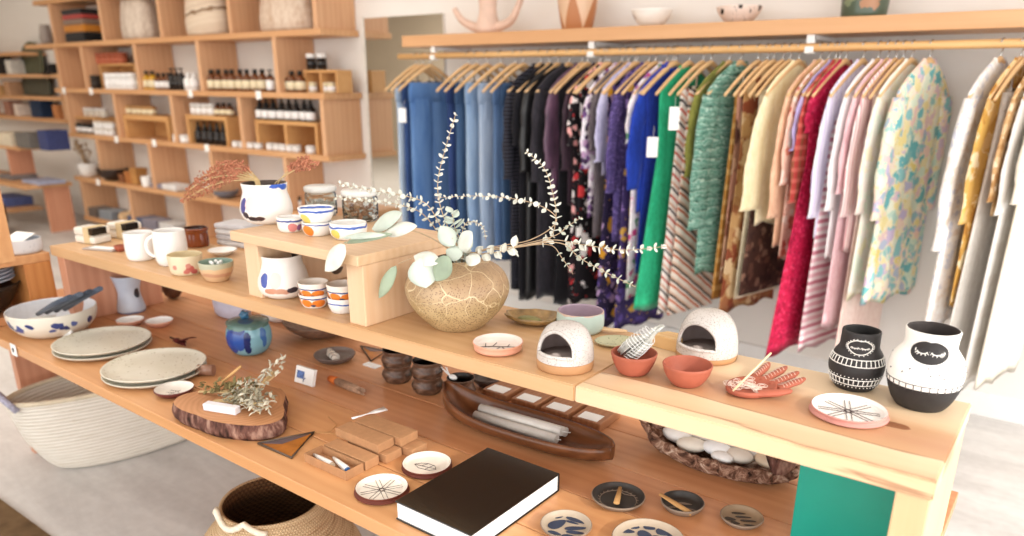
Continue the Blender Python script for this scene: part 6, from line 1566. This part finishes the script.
g(757, 226, 'top', 'blouse', 'pale yellow wide-sleeved blouse', cloth('pale_yellow', '#f8ecc8', '#ead9a6', .6), sl=(.53, .05), r0=.055, r1=.095, tH=.06, t0=.03)
g(778, 250, 'top', 'blouse', 'peach silk blouse after the yellow one', cloth('peach_silk', '#efc6a5', '#d9a483', .5), sl=(.56, .03), r1=.05)
g(786, 262, 'top', 'dress', 'coral flowered tunic beside the lavender ruffles', floral('coral_flower', '#eec3ae', ('#d97f66', '#eec3ae', '#f3dfd0', '#c96a5a'), 24, .5), sl=(.4, .03))
g(793, 165, 'top', 'blouse', 'lavender ruffled blouse above the crimson dress', cloth('lavender_ruffle', '#c3b3dc', '#9d8cc0', .6), sl=(.24, .03), cuff=.06, r1=.035)
g(803, 352, 'top', 'dress', 'long crimson lace dress with short sleeves', floral('crimson_lace', '#b3163f', ('#c42350', '#8c0f30', '#d23b60', '#a5123a'), 60, .5, .6), wH=.37, tH=.09, sl=(.16, .02), amp=.3)
g(797, 232, 'top', 'shirt', 'red plaid shirt beside the crimson dress', plaid('red_plaid', '#b8443f', '#6d5a38', '#d8776a', .05), sl=(.48, .03), cuff=.05)
g(825, 352, 'top', 'dress', 'pink and white striped long dress', stripes('pink_band', ('#e5b4bc', '#f3e4e4', '#c9808f', '#f3e4e4'), .075), wH=.23, tH=.06)
g(820, 240, 'top', 'shirt', 'lavender and white fine-striped shirt', stripes('lavender_stripe', ('#e9e2f2', '#cdbfe0', '#f3eef6', '#d9cfe8'), .035, (0, 0, 0), 1), sl=(.54, .04), cuff=.045, tH=.055)
g(835, 262, 'top', 'blouse', 'white blouse with black crescent print at its hem', blobs('crescent_print', '#f4f0f0', [(.03, -.15, -.98, .06, .03, .02, '#2b282c'), (.03, -.05, -.96, .06, .03, .02, '#2b282c')], [], .8), sl=(.5, .03))
g(844, 330, 'top', 'dress', 'pale pink long dress', cloth('pale_pink', '#f0cdd0', '#dcaab0', .6), wH=.24, sl=(.42, .03))
g(852, 252, 'top', 'shirt', 'rose and cream striped shirt', stripes('rose_stripe', ('#e9b9b9', '#f6e6e2', '#dca0a4', '#f6e6e2'), .04, (0, 0, 0), 1), sl=(.52, .03))
g(864, 390, 'top', 'dress', 'blush long dress showing lowest behind the black vase', cloth('blush', '#f1d9cf', '#e0bdb2', .6), wH=.22, tH=.05)
g(868, 300, 'top', 'dress', 'cream dress with faint pastel flowers', watercolor('cream_pastel', ('#f5efe2', '#e3ecd8', '#f7f2e6', '#f3e3dc', '#f5ecc8', '#f7f2e6'), 16), sl=(.5, .04), wH=.25, tH=.08, r0=.06)
g(886, 306, 'top', 'dress', 'pastel dress with yellow, teal and violet flowers', watercolor('pastel_garden', ('#6fb4b8', '#d9e6d0', '#f3ecd8', '#e6d27c', '#f3ecd8', '#f0cdbb', '#c9b8d6', '#8fc4c4'), 22), sl=(.52, .04), wH=.26, tH=.09, r0=.065, t0=.04)
# after the gap
g(956, 330, 'top', 'dress', 'white lace dress with long sleeves, first after the gap', watercolor('white_lace', ('#cfd0dc', '#f6f2ee', '#f8f5f2', '#e6d8cc', '#f8f5f2'), 34), sl=(.62, .05), wH=.24, tH=.05, r0=.06, py=150, trim=None)
g(976, 310, 'top', 'dress', 'mustard dress with cream medallion print', watercolor('mustard_medallion', ('#b07a38', '#cb9a4c', '#d4a656', '#d9ac62', '#f0dfba', '#cf9d50'), 16), sl=(.5, .04), wH=.22)
g(986, 392, 'skirt', 'skirt', 'long white linen skirt under the mustard dress', cloth('white_linen', '#ece6de', '#d8d0c6', .8), wH=.26, tH=.08)
g(1000, 215, 'top', 'blouse', 'tan lace-edged blouse at the picture edge', floral('tan_lace', '#c9a070', ('#d9b88e', '#b58654', '#e6d0b0'), 26, .5), sl=(.4, .03))
g(1010, 390, 'top', 'dress', 'off-white checked dress at the picture edge', plaid('white_check', '#f3efe9', '#e0d8d0', '#e6ded6', .14), wH=.25, tH=.08, sl=(.45, .03))
g(1026, 390, 'top', 'dress', 'ivory dress cut by the picture edge', cloth('ivory_dress', '#f1e9da', '#dccfb8', .7), wH=.25, tH=.08, sl=(.4, .04))
XS = sorted(edge_x(a[0], k.get('py', 150), .265 if k.get('sl') else .225)[1] for a, k in SPECS)
for a, k in SPECS:
    x = edge_x(a[0], k.get('py', 150), .265 if k.get('sl') else .225)[1]; i = min(range(len(XS)), key=lambda q: abs(XS[q]-x))
    lo = x-XS[i-1] if i else .12; hi = XS[i+1]-x if i+1 < len(XS) else .12
    garment(*a, **k, tmax=max(.010, min(.075, .36*min(lo, hi)*math.cos(PHI))))
# price tags
def swing(px, py, w, h, what, y=3.60):
    p = ony(px, py, y); m = MB(); m.box((-w/2, -.001, -h), (w/2, .001, 0), bev=.0005); m.tube([(0, 0, 0), (.004, .04, .03), (.004, .075, .05)], .0008, 4)
    solo('swing_tag', m, PAPER, (p.x, y, p.z), what, 'tag', None, .5)
swing(653, 137, .055, .10, 'white price tag on the royal blue blouse', 3.57)
swing(675, 107, .05, .11, 'white price tag on the emerald dress', 3.58)
swing(402, 108, .05, .09, 'white price tag on the indigo jeans', 3.62)

# small white shelf-edge labels
for row, pxs in (('B', (64, 91, 190, 258)), ('C', (117, 154, 206)), ('D', (40+60,))):
    for px in pxs:
        x = ony(px, proj((-7, SF, ZS[row]))[1], SF-.004).x; m = MB(); m.box((-.035, -.002, -.03), (.035, .0, .03), bev=.0008); m.box((-.035, -.006, -.034), (.035, 0, -.0302))
        solo('shelf_label', m, PAPER, (x, SF-.0012, ZS[row]), 'small white price label fixed to a shelving board edge', 'label', 'shelf edge labels')
# ------------------------------------------------------------------ light
wd = bpy.data.worlds.new('sky'); SC.world = wd; wd.use_nodes = True
bg = wd.node_tree.nodes['Background']; bg.inputs[0].default_value = (.93, .97, 1.0, 1); bg.inputs[1].default_value = .9
sun = bpy.data.lights.new('sun', 'SUN'); sun.energy = 1.2; sun.angle = .02; sun.color = (1, .95, .86)
so = bpy.data.objects.new('sun', sun); COL.objects.link(so)
so.rotation_euler = Vector((-.9, .08, -.43)).to_track_quat('-Z', 'Y').to_euler()
def area(name, loc, tgt, w, h, e, col=(1, 1, 1)):
    l = bpy.data.lights.new(name, 'AREA'); l.shape = 'RECTANGLE'; l.size = w; l.size_y = h; l.energy = e; l.color = col
    o = bpy.data.objects.new(name, l); COL.objects.link(o); o.location = loc
    o.rotation_euler = (Vector(tgt)-Vector(loc)).to_track_quat('-Z', 'Y').to_euler(); return o
area('window_daylight', (2.2, .9, 1.6), (0, 1.6, 1.0), 4.6, 2.3, 60)
area('street_daylight', (-1.5, -3.0, 1.9), (-2.0, 3, 1.0), 7.0, 2.4, 62)
area('mirror_wall_fill', (-8.8, -.8, 3.2), (-8.8, -.9, 0), 4.0, 2.5, 80, (1, .92, .82))  # added fill with no fixture; brightens the wall reflected in the mirror
area('ceiling_fill', (-5.5, 1.6, 3.2), (-5.5, 1.6, 0), 5.0, 2.0, 40, (1, .9, .78))  # added overhead fill light, no fixture behind it
# ------------------------------------------------------------------ camera
cam = bpy.data.cameras.new('camera'); co_ = bpy.data.objects.new('camera', cam); COL.objects.link(co_)
cam.sensor_width = 36; cam.sensor_fit = 'HORIZONTAL'; cam.lens = FPX/1024*36
cam.shift_x = 0; cam.shift_y = (PPY-268)/1024
M = Matrix((( _R.x, -_D.x, -_f.x, CAM.x), (_R.y, -_D.y, -_f.y, CAM.y), (_R.z, -_D.z, -_f.z, CAM.z), (0, 0, 0, 1)))
co_.matrix_world = M
cam.clip_start = .05
cam.dof.use_dof = True; cam.dof.focus_distance = 1.75; cam.dof.aperture_fstop = 2.2
SC.camera = co_
SC.view_settings.view_transform = 'Standard'; SC.view_settings.look = 'None'
SC.view_settings.gamma = 1; SC.view_settings.use_curve_mapping = False
SC.view_settings.exposure = .86
SC.cycles.use_denoising = True
SC.cycles.max_bounces = 8
